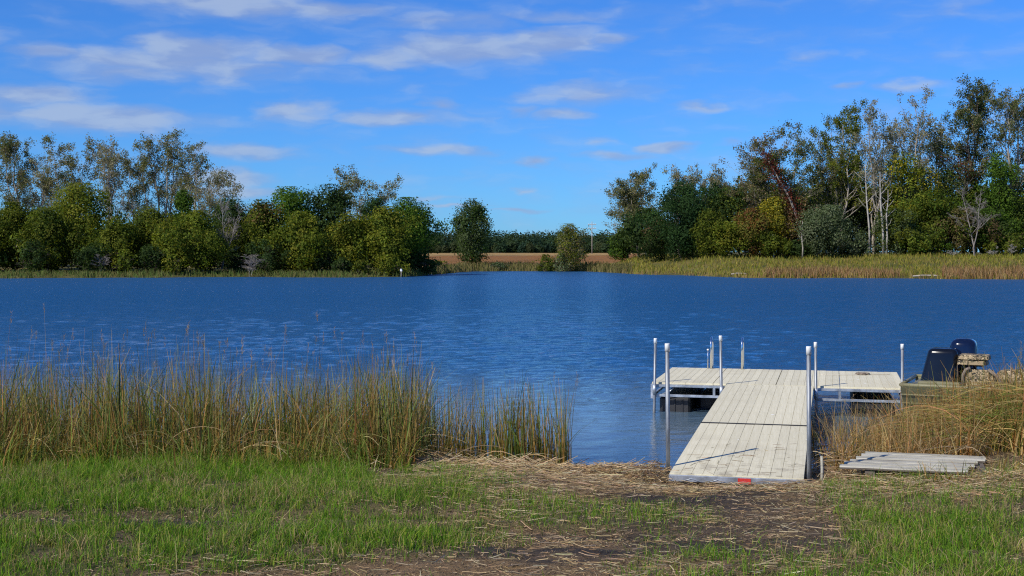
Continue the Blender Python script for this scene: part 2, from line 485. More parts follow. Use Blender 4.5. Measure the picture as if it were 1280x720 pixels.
fr = T.node('ShaderNodeFresnel', {'IOR': 1.333, 'Normal': bn.outputs[0]})
gl = T.node('ShaderNodeBsdfGlossy', {'Color': (1, 1, 1, 1), 'Roughness': T.ramp(dist, 20, 120, 0.03, 0.22), 'Normal': bn.outputs[0]})
deep = T.node('ShaderNodeBsdfDiffuse', {'Color': T.mix(T.ramp(dist, 14, 27), (0.11, 0.165, 0.20), (0.010, 0.072, 0.185))})
tr = T.node('ShaderNodeBsdfTransparent', {'Color': (0.50, 0.56, 0.42, 1)})
shal = T.ramp(dist, 13.4, 18.0, 0.70, 0.0)
bodyw = T.node('ShaderNodeMixShader', {0: shal, 1: deep.outputs[0], 2: tr.outputs[0]})
mx = T.node('ShaderNodeMixShader', {0: fr.outputs[0], 1: bodyw.outputs[0], 2: gl.outputs[0]})
T.l.new(mx.outputs[0], T.out.inputs[0])
tag(link('water', mesh_np('water', V, Q, m, smooth=True)), 'blue wind-rippled lake', None, kind='structure')

# ------------------------------------------------------------------ blades, stems and straw
def blades(P0, h, wd, az_, lean, cb, ct, seg=3, tw=None, power=2.0, droop=0.0):
    n = len(P0)
    t = np.linspace(0, 1, seg + 1)[None, :]
    d = np.stack([np.cos(az_), np.sin(az_)], -1)
    fa = az_ + np.pi / 2 if tw is None else tw
    sd = np.stack([np.cos(fa), np.sin(fa)], -1)
    out = lean[:, None] * h[:, None] * t ** power
    up = h[:, None] * (t - 0.35 * np.minimum(lean, 1.6)[:, None] * t ** 2.2 - droop * t ** 3)
    c = np.stack([P0[:, 0, None] + d[:, 0, None] * out, P0[:, 1, None] + d[:, 1, None] * out, P0[:, 2, None] + up], -1)
    ww = wd[:, None] * np.clip(1 - t, 0.06, 1) ** 0.6 * .5
    off = np.stack([sd[:, 0, None] * ww, sd[:, 1, None] * ww, np.zeros_like(ww)], -1)
    V = np.stack([c - off, c + off], 2).reshape(-1, 3)
    b = (np.arange(n) * (seg + 1) * 2)[:, None] + (np.arange(seg) * 2)[None, :]
    Q = np.stack([b, b + 1, b + 3, b + 2], -1).reshape(-1, 4)
    cc = cb[:, None, :] * (1 - t[..., None]) + ct[:, None, :] * t[..., None]
    C = np.repeat(cc[:, :, None, :], 2, 2).reshape(-1, 3)
    return V, Q, C
def lie(P0, ln, wd, az_, pitch, c, seg=2, bend=None):
    """fallen stems lying about"""
    n = len(P0)
    t = np.linspace(-.5, .5, seg + 1)[None, :]
    bend = RNG.normal(0, .12, n) if bend is None else bend
    x = P0[:, 0, None] + np.cos(az_)[:, None] * ln[:, None] * t - np.sin(az_)[:, None] * (bend * ln)[:, None] * (t * t * 4)
    y = P0[:, 1, None] + np.sin(az_)[:, None] * ln[:, None] * t + np.cos(az_)[:, None] * (bend * ln)[:, None] * (t * t * 4)
    z = P0[:, 2, None] + ln[:, None] * t * np.sin(pitch)[:, None]
    ro = RNG.uniform(0, np.pi, n)
    ww = wd[:, None] * .5 * np.ones_like(t)
    off = np.stack([-np.sin(az_)[:, None] * ww * np.cos(ro)[:, None], np.cos(az_)[:, None] * ww * np.cos(ro)[:, None], ww * np.sin(ro)[:, None]], -1)
    c0 = np.stack([x, y, z], -1)
    V = np.stack([c0 - off, c0 + off], 2).reshape(-1, 3)
    b = (np.arange(n) * (seg + 1) * 2)[:, None] + (np.arange(seg) * 2)[None, :]
    Q = np.stack([b, b + 1, b + 3, b + 2], -1).reshape(-1, 4)
    C = np.repeat(c, (seg + 1) * 2, 0)
    return V, Q, C
def cat(parts):
    V = []; Q = []; C = []; k = 0
    for v, q, c in parts:
        V.append(v); Q.append(q + k); C.append(c); k += len(v)
    return np.concatenate(V), np.concatenate(Q), np.concatenate(C)
def pick(pal, n, jit=0.18, w=None):
    pal = np.array(pal)
    i = RNG.choice(len(pal), n, p=w)
    c = pal[i] * (1 + RNG.normal(0, jit, (n, 1))) * (1 + RNG.normal(0, .06, (n, 3)))
    return np.clip(c, 0.008, 0.8)

GREEN = [(.115, .235, .018), (.155, .275, .022), (.075, .18, .016), (.21, .27, .03), (.30, .28, .07)]
TAN = [(.50, .36, .18), (.42, .29, .14), (.60, .46, .27), (.34, .22, .11), (.46, .38, .24)]

# lawn
def scatter(n, x0, x1, y0, y1):
    return RNG.uniform(x0, x1, n), RNG.uniform(y0, y1, n)
parts = []
n = 900000
# even coverage in the picture's depth: more candidates close by
X, Y = RNG.uniform(-7.5, 8.0, n), RNG.uniform(4.6, 14.0, n)
keep = (np.abs(X) < 0.46 * Y + .8)
X, Y = X[keep], Y[keep]
g, mu, stw = masks(X, Y)
dn = shore_near(X) - Y
tuft = NZ2.fbm(X * 9, Y * 9, 2)
pr = np.clip(g, 0, 1) * (0.40 + 0.9 * sstep(tuft, .35, .6)) * (dn > .15)
keep = RNG.random(len(X)) < pr * 0.62
X, Y, g, tuft = X[keep], Y[keep], g[keep], tuft[keep]
n = len(X)
hh = (0.028 + 0.072 * RNG.random(n) ** 1.5) * (0.55 + 0.8 * tuft + .35 * g) * (0.9 + 0.75 * (NZ.fbm(X * .7 + 3, Y * .7, 2) - .3))
hh *= np.where(RNG.random(n) < .03, 1.9, 1)
dry = NZ.fbm(X * 2.2 + 50, Y * 2.2, 3)
cb = pick(GREEN, n, .28, [.3, .25, .22, .15, .08]); 
isdry = RNG.random(n) < (0.08 + 0.4 * sstep(dry, .52, .72))
cb[isdry] = pick([(.34, .27, .12), (.28, .24, .10), (.42, .33, .17)], isdry.sum())
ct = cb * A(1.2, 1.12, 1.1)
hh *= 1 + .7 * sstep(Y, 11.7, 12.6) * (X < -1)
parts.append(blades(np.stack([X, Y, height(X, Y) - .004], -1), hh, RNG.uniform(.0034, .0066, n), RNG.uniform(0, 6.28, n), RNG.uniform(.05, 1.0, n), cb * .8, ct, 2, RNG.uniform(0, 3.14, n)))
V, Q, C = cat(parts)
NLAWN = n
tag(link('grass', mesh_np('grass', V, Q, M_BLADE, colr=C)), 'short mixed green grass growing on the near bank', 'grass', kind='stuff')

# straw litter: washed-up dead stems along the waterline, broken bits over the soil
parts = []
n = 420000
X, Y = RNG.uniform(-6.5, 8.0, n), RNG.uniform(4.6, 14.3, n)
keep = (np.abs(X) < 0.46 * Y + .8); X, Y = X[keep], Y[keep]
g, mu, stw = masks(X, Y)
dn = shore_near(X) - Y
pr = (0.015 + 0.55 * stw ** 2.0 * (0.4 + 1.0 * (NZ.fbm(X * 5, Y * 9, 2) > .5))) * (1 - .75 * mu) * (dn > -.12)
keep = RNG.random(len(X)) < pr * .5
X, Y, stw = X[keep], Y[keep], stw[keep]
n = len(X)
wave = 0.02 * stw * RNG.random(n) * 2.2
parts.append(lie(np.stack([X, Y, height(X, Y) + .006 + wave], -1), RNG.uniform(.02, .10, n) * (1 + .8 * stw), RNG.uniform(.002, .0045, n), RNG.normal(.15, .75, n), RNG.normal(0, .12, n), pick(TAN, n, .22) * .85, 2))
n = 330000
X, Y = RNG.uniform(-6.5, 8.0, n), RNG.uniform(4.6, 13.6, n)
keep = (np.abs(X) < 0.46 * Y + .8); X, Y = X[keep], Y[keep]
g, mu, stw = masks(X, Y)
keep = RNG.random(len(X)) < (.25 + .5 * (NZ.fbm(X * 3, Y * 6 + 9, 3) > .5)) * (1 - .55 * mu) * (1 - .6 * g)
X, Y = X[keep], Y[keep]; n = len(X)
parts.append(lie(np.stack([X, Y, height(X, Y) + .004], -1), RNG.uniform(.012, .05, n), RNG.uniform(.002, .005, n), RNG.uniform(0, 6.28, n), RNG.normal(0, .3, n), pick([(.36, .26, .14), (.26, .18, .09), (.16, .11, .06), (.45, .35, .2), (.10, .075, .045)], n, .2), 1))
# the heaped wrack either side of the ramp foot and along the reeds
def heap(x0, y0, rx, ry, hz, n, az0, azs, L=(.15, .5)):
    a = RNG.normal(0, .42, (n, 2))
    X = x0 + a[:, 0] * rx; Y = y0 + a[:, 1] * ry
    z = height(X, Y) + hz * np.exp(-(a ** 2).sum(1) * 2.2) * RNG.random(n) ** .5 + .01
    return lie(np.stack([X, Y, np.maximum(z, .02)], -1), RNG.uniform(*L, n), RNG.uniform(.003, .007, n), RNG.normal(az0, azs, n), RNG.normal(0, .2, n), pick(TAN, n, .2) * .95, 3)
parts.append(heap(1.12, 12.35, .75, .55, .16, 1500, 0.3, .8, (.1, .35)))
parts.append(heap(1.30, 11.95, .35, .5, .24, 600, 1.0, .6, (.1, .3)))
parts.append(heap(0.2, 12.8, 1.6, .5, .07, 1600, -0.1, .35))
parts.append(heap(-.7, 13.1, 1.3, .5, .08, 1200, -0.2, .4))
parts.append(heap(3.3, 12.3, .7, .9, .12, 1400, .9, .5, (.15, .45)))
parts.append(heap(2.1, 10.9, 1.5, .28, .015, 900, 0.0, .5, (.05, .18)))
parts.append(heap(4.5, 11.0, 1.6, .5, .05, 1500, 0.2, .8, (.08, .3)))
_a = -R(14); nd = 46
u_ = RNG.uniform(0.05, 1.15, nd); v_ = RNG.uniform(.05, 1.6, nd) ** 1.2
parts.append(lie(np.stack([1.44 + u_ * math.cos(_a) - v_ * math.sin(_a), 11.71 + u_ * math.sin(_a) + v_ * math.cos(_a), .284 + .0274 * v_], -1), RNG.uniform(.03, .22, nd), RNG.uniform(.0025, .0045, nd), RNG.normal(0.1, .7, nd), np.zeros(nd), pick([(.36, .27, .15), (.22, .16, .09)], nd, .2), 3))
V, Q, C = cat(parts)
tag(link('straw', mesh_np('straw', V, Q, M_STRAW, colr=C)), 'dead straw and broken reed stems strewn along the shore', 'straw', kind='stuff')

# reeds
REED = [(.13, .15, .035), (.09, .12, .03), (.22, .17, .05), (.30, .17, .06), (.36, .26, .12), (.19, .11, .045), (.42, .34, .2)]
def reeds(n, xf, yf, h0, h1, lean0, w0=.005, w1=.011, wts=None, pal=REED, seg=4, az0=None, azs=.8, tipdry=.5, pw=1.3, rust=.4):
    X = xf(n); Y = yf(X, n)
    clump = NZ2.fbm(X * 3.3, Y * 3.3, 2)
    k = RNG.random(n) < (0.25 + 1.3 * sstep(clump, .38, .62)); X, Y, clump = X[k], Y[k], clump[k]; n = len(X)
    h = (h0 + (h1 - h0) * RNG.random(n) ** pw) * (0.72 + .55 * clump) * (.78 + .44 * NZ.fbm(X * .9 + 77, Y * .3, 2))
    cb = pick(pal, n, .32, wts)
    ru = RNG.random(n) < rust
    cb2 = cb.copy(); cb2[ru] = cb[ru] * .25 + pick([(.36, .17, .04), (.28, .12, .03), (.40, .24, .08)], ru.sum(), .15) * .75
    ct = cb * (1 - tipdry) + pick([(.40, .30, .16), (.26, .15, .07), (.46, .38, .25)], n) * tipdry
    cb = cb2
    wind = NZ.fbm(X * 1.9 + 40, Y * 1.9, 2) * 14
    az_ = np.where(RNG.random(n) < .55, wind + RNG.normal(0, .6, n), RNG.uniform(0, 6.28, n))
    z = np.maximum(height(X, Y), -.25) - .01
    ln_ = np.abs(RNG.normal(0, lean0, n)) * (.6 + 1.3 * NZ2.fbm(X * 2.3 + 11, Y * 2.3, 2)) + (RNG.random(n) < .07) * RNG.uniform(.2, .7, n)
    wd_ = RNG.uniform(w0, w1, n) * np.where(RNG.random(n) < .3, 1.7, 1.0)
    return blades(np.stack([X, Y, z], -1), h, wd_, az_, ln_, cb, ct, seg, RNG.uniform(0, 3.14, n))
def fallen(n, X, Y, zz, L, az0, azs, pal=TAN, arch=.25):
    """long bent-over stems arching across the reed bed"""
    m = len(X)
    t = np.linspace(0, 1, 7)[None, :]
    ln = RNG.uniform(*L, m); az_ = RNG.normal(az0, azs, m)
    q = RNG.uniform(.3, .8, m)
    x = X[:, None] + np.cos(az_)[:, None] * ln[:, None] * t ** 1.2 * .9
    y = Y[:, None] + np.sin(az_)[:, None] * ln[:, None] * t ** 1.2 * .9
    z = zz[:, None] + ln[:, None] * (q[:, None] * 1.25 * t - (q[:, None] * 1.25 - RNG.uniform(-.05, .35, m)[:, None] * q[:, None]) * t ** 2)
    wd = RNG.uniform(.004, .008, m)[:, None] * (1.05 - .7 * t) * .5
    off = np.stack([wd * 0.3, wd * 0.3, wd], -1) * 1.25
    c0 = np.stack([x, y, z], -1)
    V = np.stack([c0 - off, c0 + off], 2).reshape(-1, 3)
    b = (np.arange(m) * 14)[:, None] + (np.arange(6) * 2)[None, :]
    Q = np.stack([b, b + 1, b + 3, b + 2], -1).reshape(-1, 4)
    return V, Q, np.repeat(pick(pal, m, .15), 14, 0)
def seedheads(X, Y, z, n, L=.11, colr=(.30, .20, .12)):
    """loose plumes on the tallest stems"""
    m = len(X)
    i = np.repeat(np.arange(m), n)
    zz = z[i] + RNG.uniform(-L, 0.01, m * n)
    P0 = np.stack([X[i], Y[i], zz], -1)
    return blades(P0, RNG.uniform(.02, .05, m * n), RNG.uniform(.003, .005, m * n), RNG.uniform(0, 6.28, m * n), RNG.uniform(.2, .9, m * n), pick([colr], m * n, .2), pick([(.42, .32, .2)], m * n, .2), 1, RNG.uniform(0, 3.14, m * n))
def stalks(xs, ys, hs, leanx, wd=.006, c=(.27, .2, .1)):
    m = len(xs); P0 = np.stack([xs, ys, np.maximum(height(xs, ys), -.2)], -1)
    az_ = np.where(leanx > 0, 0.0, np.pi) + RNG.normal(0, .2, m)
    ln = np.abs(leanx)
    V1 = blades(P0, hs, np.full(m, wd), az_, ln, pick([c], m, .2), pick([(.33, .23, .13)], m, .2), 5, np.full(m, 0.2) + RNG.normal(0, .4, m))
    tip = V1[0].reshape(m, 6, 2, 3)[:, -1].mean(1)
    return [V1, seedheads(tip[:, 0], tip[:, 1], tip[:, 2], 16)]

parts = []
ul = lambda a, b: (lambda n: RNG.uniform(a, b, n))
# dense belt on the left, from the grass edge out into the shallows
GRD = [(.10, .165, .02), (.065, .13, .018), (.15, .21, .03), (.27, .19, .04), (.36, .19, .05), (.44, .30, .11), (.20, .085, .025), (.52, .42, .22)]
parts.append(reeds(11500, ul(-7.5, -.95), lambda X, n: RNG.uniform(12.6, 15.3, n) - .02 * X, .40, 1.16, .27, .007, .014, wts=[.26, .21, .12, .10, .13, .04, .11, .03], pal=GRD, tipdry=.3))
parts.append(reeds(7000, ul(-7.5, -1.0), lambda X, n: RNG.uniform(12.35, 13.4, n), .15, .55, .55, .006, .012, wts=[.28, .14, .18, .14, .10, .06, .04, .06], pal=GRD, tipdry=.2))
parts.append(reeds(2600, ul(-7.5, -.9), lambda X, n: RNG.uniform(12.9, 15.4, n), .8, 1.22, .10, .004, .008, wts=[.2, .2, .1, .15, .12, .10, .09, .04], pal=GRD, tipdry=.5))
parts.append(reeds(1500, ul(-7.5, -1.1), lambda X, n: RNG.uniform(12.35, 12.9, n), .12, .35, .5, .007, .014, wts=[.4, .2, .3, .1, 0, 0, 0, 0], pal=GRD, tipdry=.0, rust=.05))
parts.append(reeds(420, ul(-7.5, -1.2), lambda X, n: 12.6 - RNG.random(n) ** 1.6 * .9, .12, .45, .5, .006, .011, wts=[.3, .15, .25, .15, .05, .05, 0, .05], pal=GRD, tipdry=.1, rust=.1))
# thinner stand in the shallows as far as the open water
parts.append(reeds(1700, ul(-1.3, .62), lambda X, n: RNG.uniform(13.3, 14.6, n) - .25 * sstep(X, -.5, .6), .3, .9, .14, .005, .009, wts=[.24, .2, .1, .12, .14, .12, .04, .04], pal=GRD, tipdry=.35))
parts.append(reeds(360, ul(-.1, .56), lambda X, n: RNG.uniform(13.2, 13.8, n), .45, .95, .10, .006, .011, wts=[.26, .25, .16, .1, .13, .05, .03, .02], pal=GRD, tipdry=.25))
nb = 620
X = RNG.uniform(-6.5, -1.0, nb); Y = RNG.uniform(12.6, 14.2, nb)
parts.append(fallen(nb, X, Y, height(X, Y) + .25 * RNG.random(nb), (.25, .8), -.5, 2.0, pal=[(.50, .38, .18), (.38, .30, .13), (.30, .28, .10), (.26, .16, .07)]))
nb = 160
X = RNG.uniform(-2.3, .4, nb); Y = RNG.uniform(12.7, 13.5, nb)
parts.append(fallen(nb, X, Y, height(X, Y), (.3, .8), 0.1, 1.2))
n = 95
xs = RNG.uniform(-6.3, -.95, n); ys = RNG.uniform(13.0, 14.8, n)
parts += stalks(xs, ys, RNG.uniform(1.1, 1.55, n), RNG.normal(0, .12, n), .005)
parts += stalks(A(-5.33, -4.9, -2.45, -2.02, -1.1, -.42, -.12, .58), A(13.4, 13.5, 13.5, 13.6, 13.6, 13.8, 13.7, 13.6), A(1.62, 1.68, 1.5, 1.62, 1.4, 1.25, 1.2, 1.05), A(.05, -.02, .04, -.03, .05, -.35, .5, .12))
V, Q, C = cat(parts)
tag(link('reed_bed', mesh_np('reed_bed', V, Q, M_BLADE, colr=C)), 'tall green and brown reeds along the left of the near shore', 'reeds', kind='stuff')

parts = []
TANG = [(.42, .23, .06), (.30, .14, .035), (.56, .38, .15), (.15, .17, .025), (.14, .07, .02), (.09, .14, .02)]
parts.append(reeds(3000, ul(3.3, 4.6), lambda X, n: RNG.uniform(12.5, 16.2, n), .25, .72, .45, wts=[.28, .24, .16, .10, .14, .08], pal=TANG))
parts.append(reeds(3000, ul(4.2, 9.0), lambda X, n: RNG.uniform(12.6, 14.4, n), .22, .62, .55, wts=[.20, .16, .14, .20, .12, .18], pal=TANG, tipdry=.35))
parts.append(reeds(4200, ul(4.9, 9.0), lambda X, n: RNG.uniform(14.2, 16.3, n), .25, .72, .4, wts=[.20, .16, .14, .20, .12, .18], pal=TANG, tipdry=.35))
parts.append(reeds(2800, ul(5.1, 9.0), lambda X, n: RNG.uniform(11.6, 13.8, n), .3, .85, .4, wts=[.08, .08, .1, .36, .06, .32], pal=TANG, tipdry=.2))
parts.append(reeds(900, ul(3.6, 6.0), lambda X, n: RNG.uniform(11.0, 11.8, n), .05, .22, .5, wts=[.1, .1, .1, .34, .06, .30], pal=TANG, tipdry=.3))
parts.append(reeds(300, ul(5.9, 7.5), lambda X, n: RNG.uniform(13.0, 15.0, n), .9, 1.4, .2, .006, .011, pal=GRD, rust=.1))
parts.append(reeds(160, ul(4.6, 7.5), lambda X, n: RNG.uniform(13.6, 16.2, n), .6, 1.0, .3, .003, .006, pal=TANG, wts=[.2, .16, .2, .2, .1, .14]))
BENT = [(.50, .34, .14), (.38, .24, .08), (.28, .14, .04), (.18, .17, .035), (.12, .16, .025), (.2, .12, .04)]
nb = 1500
X = RNG.uniform(4.5, 7.6, nb); Y = RNG.uniform(12.8, 14.6, nb)
parts.append(fallen(nb, X, Y, height(X, Y) + .05 + .22 * RNG.random(nb), (.35, 1.0), math.pi + .3, 1.3, pal=BENT))
nb = 260
X = RNG.uniform(5.4, 7.4, nb); Y = RNG.uniform(12.2, 13.4, nb)
parts.append(fallen(nb, X, Y, height(X, Y) + .15 + .3 * RNG.random(nb), (.6, 1.3), math.pi + .1, .8, pal=BENT))
nb = 420
X = RNG.uniform(3.4, 5.2, nb); Y = RNG.uniform(12.6, 14.2, nb)
parts.append(fallen(nb, X, Y, height(X, Y) + .02, (.3, .9), math.pi + .7, .5))
nb = 260
X = RNG.uniform(3.35, 5.6, nb); Y = RNG.uniform(13.0, 16.0, nb)
parts.append(fallen(nb, X, Y, np.maximum(height(X, Y), -.1), (.4, .8), 1.4, 1.8, pal=[(.42, .27, .11), (.34, .2, .08)]))
parts.append(reeds(4200, ul(5.2, 9.0), lambda X, n: RNG.uniform(13.6, 15.7, n), .5, .98, .38, .007, .014, wts=[.2, .16, .08, .24, .12, .20], pal=TANG, tipdry=.2))
parts.append(reeds(1500, ul(4.45, 5.4), lambda X, n: RNG.uniform(14.0, 15.9, n), .35, .72, .4, .006, .011, wts=[.26, .2, .1, .2, .12, .12], pal=TANG, tipdry=.25))
parts.append(reeds(3600, ul(4.9, 9.0), lambda X, n: RNG.uniform(12.0, 14.2, n), .35 , .75, .4, .007, .015, wts=[.10, .08, .06, .36, .06, .34], pal=TANG, tipdry=.1, rust=.25))
parts.append(reeds(1900, ul(5.7, 9.0), lambda X, n: RNG.uniform(12.0, 14.2, n), .6, 1.12, .28, .007, .015, wts=[.08, .06, .06, .40, .04, .36], pal=TANG, tipdry=.1, rust=.2))
nb = 500
X = RNG.uniform(5.3, 7.8, nb); Y = RNG.uniform(13.8, 15.4, nb)
parts.append(fallen(nb, X, Y, height(X, Y) + .1 + .35 * RNG.random(nb), (.4, 1.1), math.pi + .2, 1.2, pal=BENT))
n = 34
xs = RNG.uniform(5.5, 7.2, n); ys = RNG.uniform(13.0, 15.6, n)
parts += stalks(xs, ys, RNG.uniform(.8, 1.25, n), RNG.normal(.1, .2, n), .005)
parts += stalks(A(6.02, 5.55, 4.25, 3.95), A(15.4, 15.2, 14.2, 14.0), A(1.75, 1.25, .95, .85), A(.18, .38, .1, -.25), .006, (.36, .28, .17))
V, Q, C = cat(parts)
tag(link('reed_bed', mesh_np('reed_bed_right', V, Q, M_BLADE, colr=C)), 'tangled tan and green reeds bent over beside the boat', 'reeds', kind='stuff')

# far shore grasses
def far_grass(n, a0, a1, d0, d1, h0, h1, pal, wts=None, w=(.05, .13)):
    Yg = RNG.uniform(105, 165, n * 6); ag = RNG.uniform(a0, a1, n * 6)
    Xg = (ag - 640) / F * Yg
    d = Yg - shore_far(Xg)
    k = (d > d0) & (d < d1); Xg, Yg = Xg[k][:n], Yg[k][:n]; n = len(Xg)
    cl = NZ.fbm(Xg * .5, Yg * .5, 3)
    return blades(np.stack([Xg, Yg, height(Xg, Yg) - .03], -1), RNG.uniform(h0, h1, n) * (.6 + .8 * cl), RNG.uniform(*w, n), RNG.uniform(0, 6.28, n), RNG.uniform(.05, .5, n), pick(pal, n, .18, wts) * .9, pick(pal, n, .18, wts), 2, RNG.uniform(-.8, .8, n))
parts = []
MEAD = [(.30, .25, .045), (.21, .22, .032), (.38, .28, .08), (.16, .18, .028)]
BRN = [(.33, .19, .085), (.38, .25, .12), (.26, .15, .06)]
parts.append(far_grass(17000, 740, 1400, 2, 30, .15, .5, MEAD, [.3, .40, .14, .16], (.04, .10)))
parts.append(far_grass(6000, 780, 1400, .1, 3.2, .25, .6, MEAD + BRN, [.2, .25, .15, .1, .12, .08, .1], (.04, .10)))
parts.append(far_grass(3600, 955, 1125, .5, 4.5, .5, .95, BRN, None, (.04, .09)))
parts.append(far_grass(4200, 1178, 1400, .3, 5, .7, 1.25, BRN, None, (.04, .09)))
V, Q, C = cat(parts)
tag(link('meadow_grass', mesh_np('meadow_grass', V, Q, M_BLADE, colr=C)), 'tawny and green meadow grass sloping to the far right shore', 'grass', kind='stuff')
parts = []
parts.append(far_grass(8000, -60, 560, .2, 5, .2, .6, [(.09, .15, .03), (.12, .14, .04), (.17, .15, .05)]))
parts.append(far_grass(4500, 540, 790, .2, 12, .4, .9, [(.17, .16, .05), (.26, .2, .09), (.12, .12, .04)]))
V, Q, C = cat(parts)
tag(link('shore_grass', mesh_np('shore_grass', V, Q, M_BLADE, colr=C)), 'low green grass strip along the far left shore', 'grass', kind='stuff')

# ------------------------------------------------------------------ trees
def tubes_np(P, Rr, k):
    """P (B,n,3) polylines, Rr (B,n) radii -> V, Q"""
    B, n, _ = P.shape
    t = np.empty_like(P); t[:, 1:-1] = P[:, 2:] - P[:, :-2]; t[:, 0] = P[:, 1] - P[:, 0]; t[:, -1] = P[:, -1] - P[:, -2]
    t /= np.linalg.norm(t, axis=-1, keepdims=True) + 1e-9
    ref = np.where(np.abs(t[..., 2:3]) > .9, A(1., 0, 0), A(0, 0, 1.))
    a = np.cross(t, ref); a /= np.linalg.norm(a, axis=-1, keepdims=True) + 1e-9
    b = np.cross(a, t)
    an = np.arange(k) * 2 * np.pi / k
    V = P[:, :, None] + Rr[:, :, None, None] * (a[:, :, None] * np.cos(an)[None, None, :, None] + b[:, :, None] * np.sin(an)[None, None, :, None])
    I = np.arange(B * n * k).reshape(B, n, k)
    J = np.roll(I, -1, 2)
    Q = np.stack([I[:, :-1], J[:, :-1], J[:, 1:], I[:, 1:]], -1).reshape(-1, 4)
    return V.reshape(-1, 3), Q
def grow(rng, nst, H, spread, levels, up, first=.25):
    """levels: list of (children, length ratio, angle); returns list of (P,R) per level"""
    base_ang = rng.uniform(0, 6.28, nst)
    n = 8; t = np.linspace(0, 1, n)
    lean = rng.uniform(.02, spread, nst) if nst > 1 else np.abs(rng.normal(0, .04, nst))
    if nst >= 4:
        base_ang = A(0.1, 3.0, .7, 2.4, 4.7)[:nst]; lean = A(.85, .8, .45, .40, .15)[:nst] * spread
    P = np.zeros((nst, n, 3))
    hh = H * rng.uniform(.78, 1.0, nst)
    P[:, :, 0] = np.cos(base_ang)[:, None] * lean[:, None] * hh[:, None] * t ** 1.2
    P[:, :, 1] = np.sin(base_ang)[:, None] * lean[:, None] * hh[:, None] * t ** 1.2
    P[:, :, 2] = hh[:, None] * t
    P[:, 1:, :2] += np.cumsum(rng.normal(0, .012 * H, (nst, n - 1, 2)), 1)
    r0 = H * .0095 * rng.uniform(.8, 1.2, nst)
    lv = [(P, r0[:, None] * (1 - .85 * t[None]))]
    L = hh * .95
    for (nc, ratio, ang, t0) in levels:
        Pp, Rp = lv[-1]
        B, n, _ = Pp.shape
        i = np.repeat(np.arange(B), nc)
        tt = rng.uniform(t0, .97, len(i)) * (n - 1)
        k = np.floor(tt).astype(int); f = (tt - k)[:, None]
        p0 = Pp[i, k] * (1 - f) + Pp[i, k + 1] * f
        r = Rp[i, k] * (1 - f[:, 0]) + Rp[i, k + 1] * f[:, 0]
        tan = Pp[i, k + 1] - Pp[i, k]; tan /= np.linalg.norm(tan, axis=1, keepdims=True)
        rd = rng.normal(0, 1, (len(i), 3)); rd -= tan * (rd * tan).sum(1, keepdims=True); rd /= np.linalg.norm(rd, axis=1, keepdims=True)
        an = ang * rng.uniform(.7, 1.3, len(i))
        d = tan * np.cos(an)[:, None] + rd * np.sin(an)[:, None]
        ln = L[i] * ratio * (1.15 - .6 * tt / (n - 1)) * rng.uniform(.6, 1.2, len(i))
        m = 5
        s = np.linspace(0, 1, m)
        P = np.zeros((len(i), m, 3)); P[:, 0] = p0
        dd = d.copy()
        for q in range(1, m):
            dd = dd + rng.normal(0, .16, dd.shape) + A(0, 0, up)
            dd /= np.linalg.norm(dd, axis=1, keepdims=True)
            P[:, q] = P[:, q - 1] + dd * (ln / (m - 1))[:, None]
        lv.append((P, np.maximum(.55 * r[:, None], .012) * (1 - .8 * s[None])))
        L = ln
    return lv
def leaf_quads(c, nrm, size, rng):
    nrm = nrm / (np.linalg.norm(nrm, axis=1, keepdims=True) + 1e-9)
    rd = rng.normal(0, 1, nrm.shape); a = np.cross(nrm, rd); a /= np.linalg.norm(a, axis=1, keepdims=True) + 1e-9
    b = np.cross(nrm, a)
    s = size[:, None] * .5
    asp = rng.uniform(.55, .95, len(c))[:, None]
    V = np.stack([c - a * s, c - b * s * asp + nrm * s * .18, c + a * s, c + b * s * asp + nrm * s * .18], 1).reshape(-1, 3)
    Q = np.arange(len(c) * 4).reshape(-1, 4)
    return V, Q
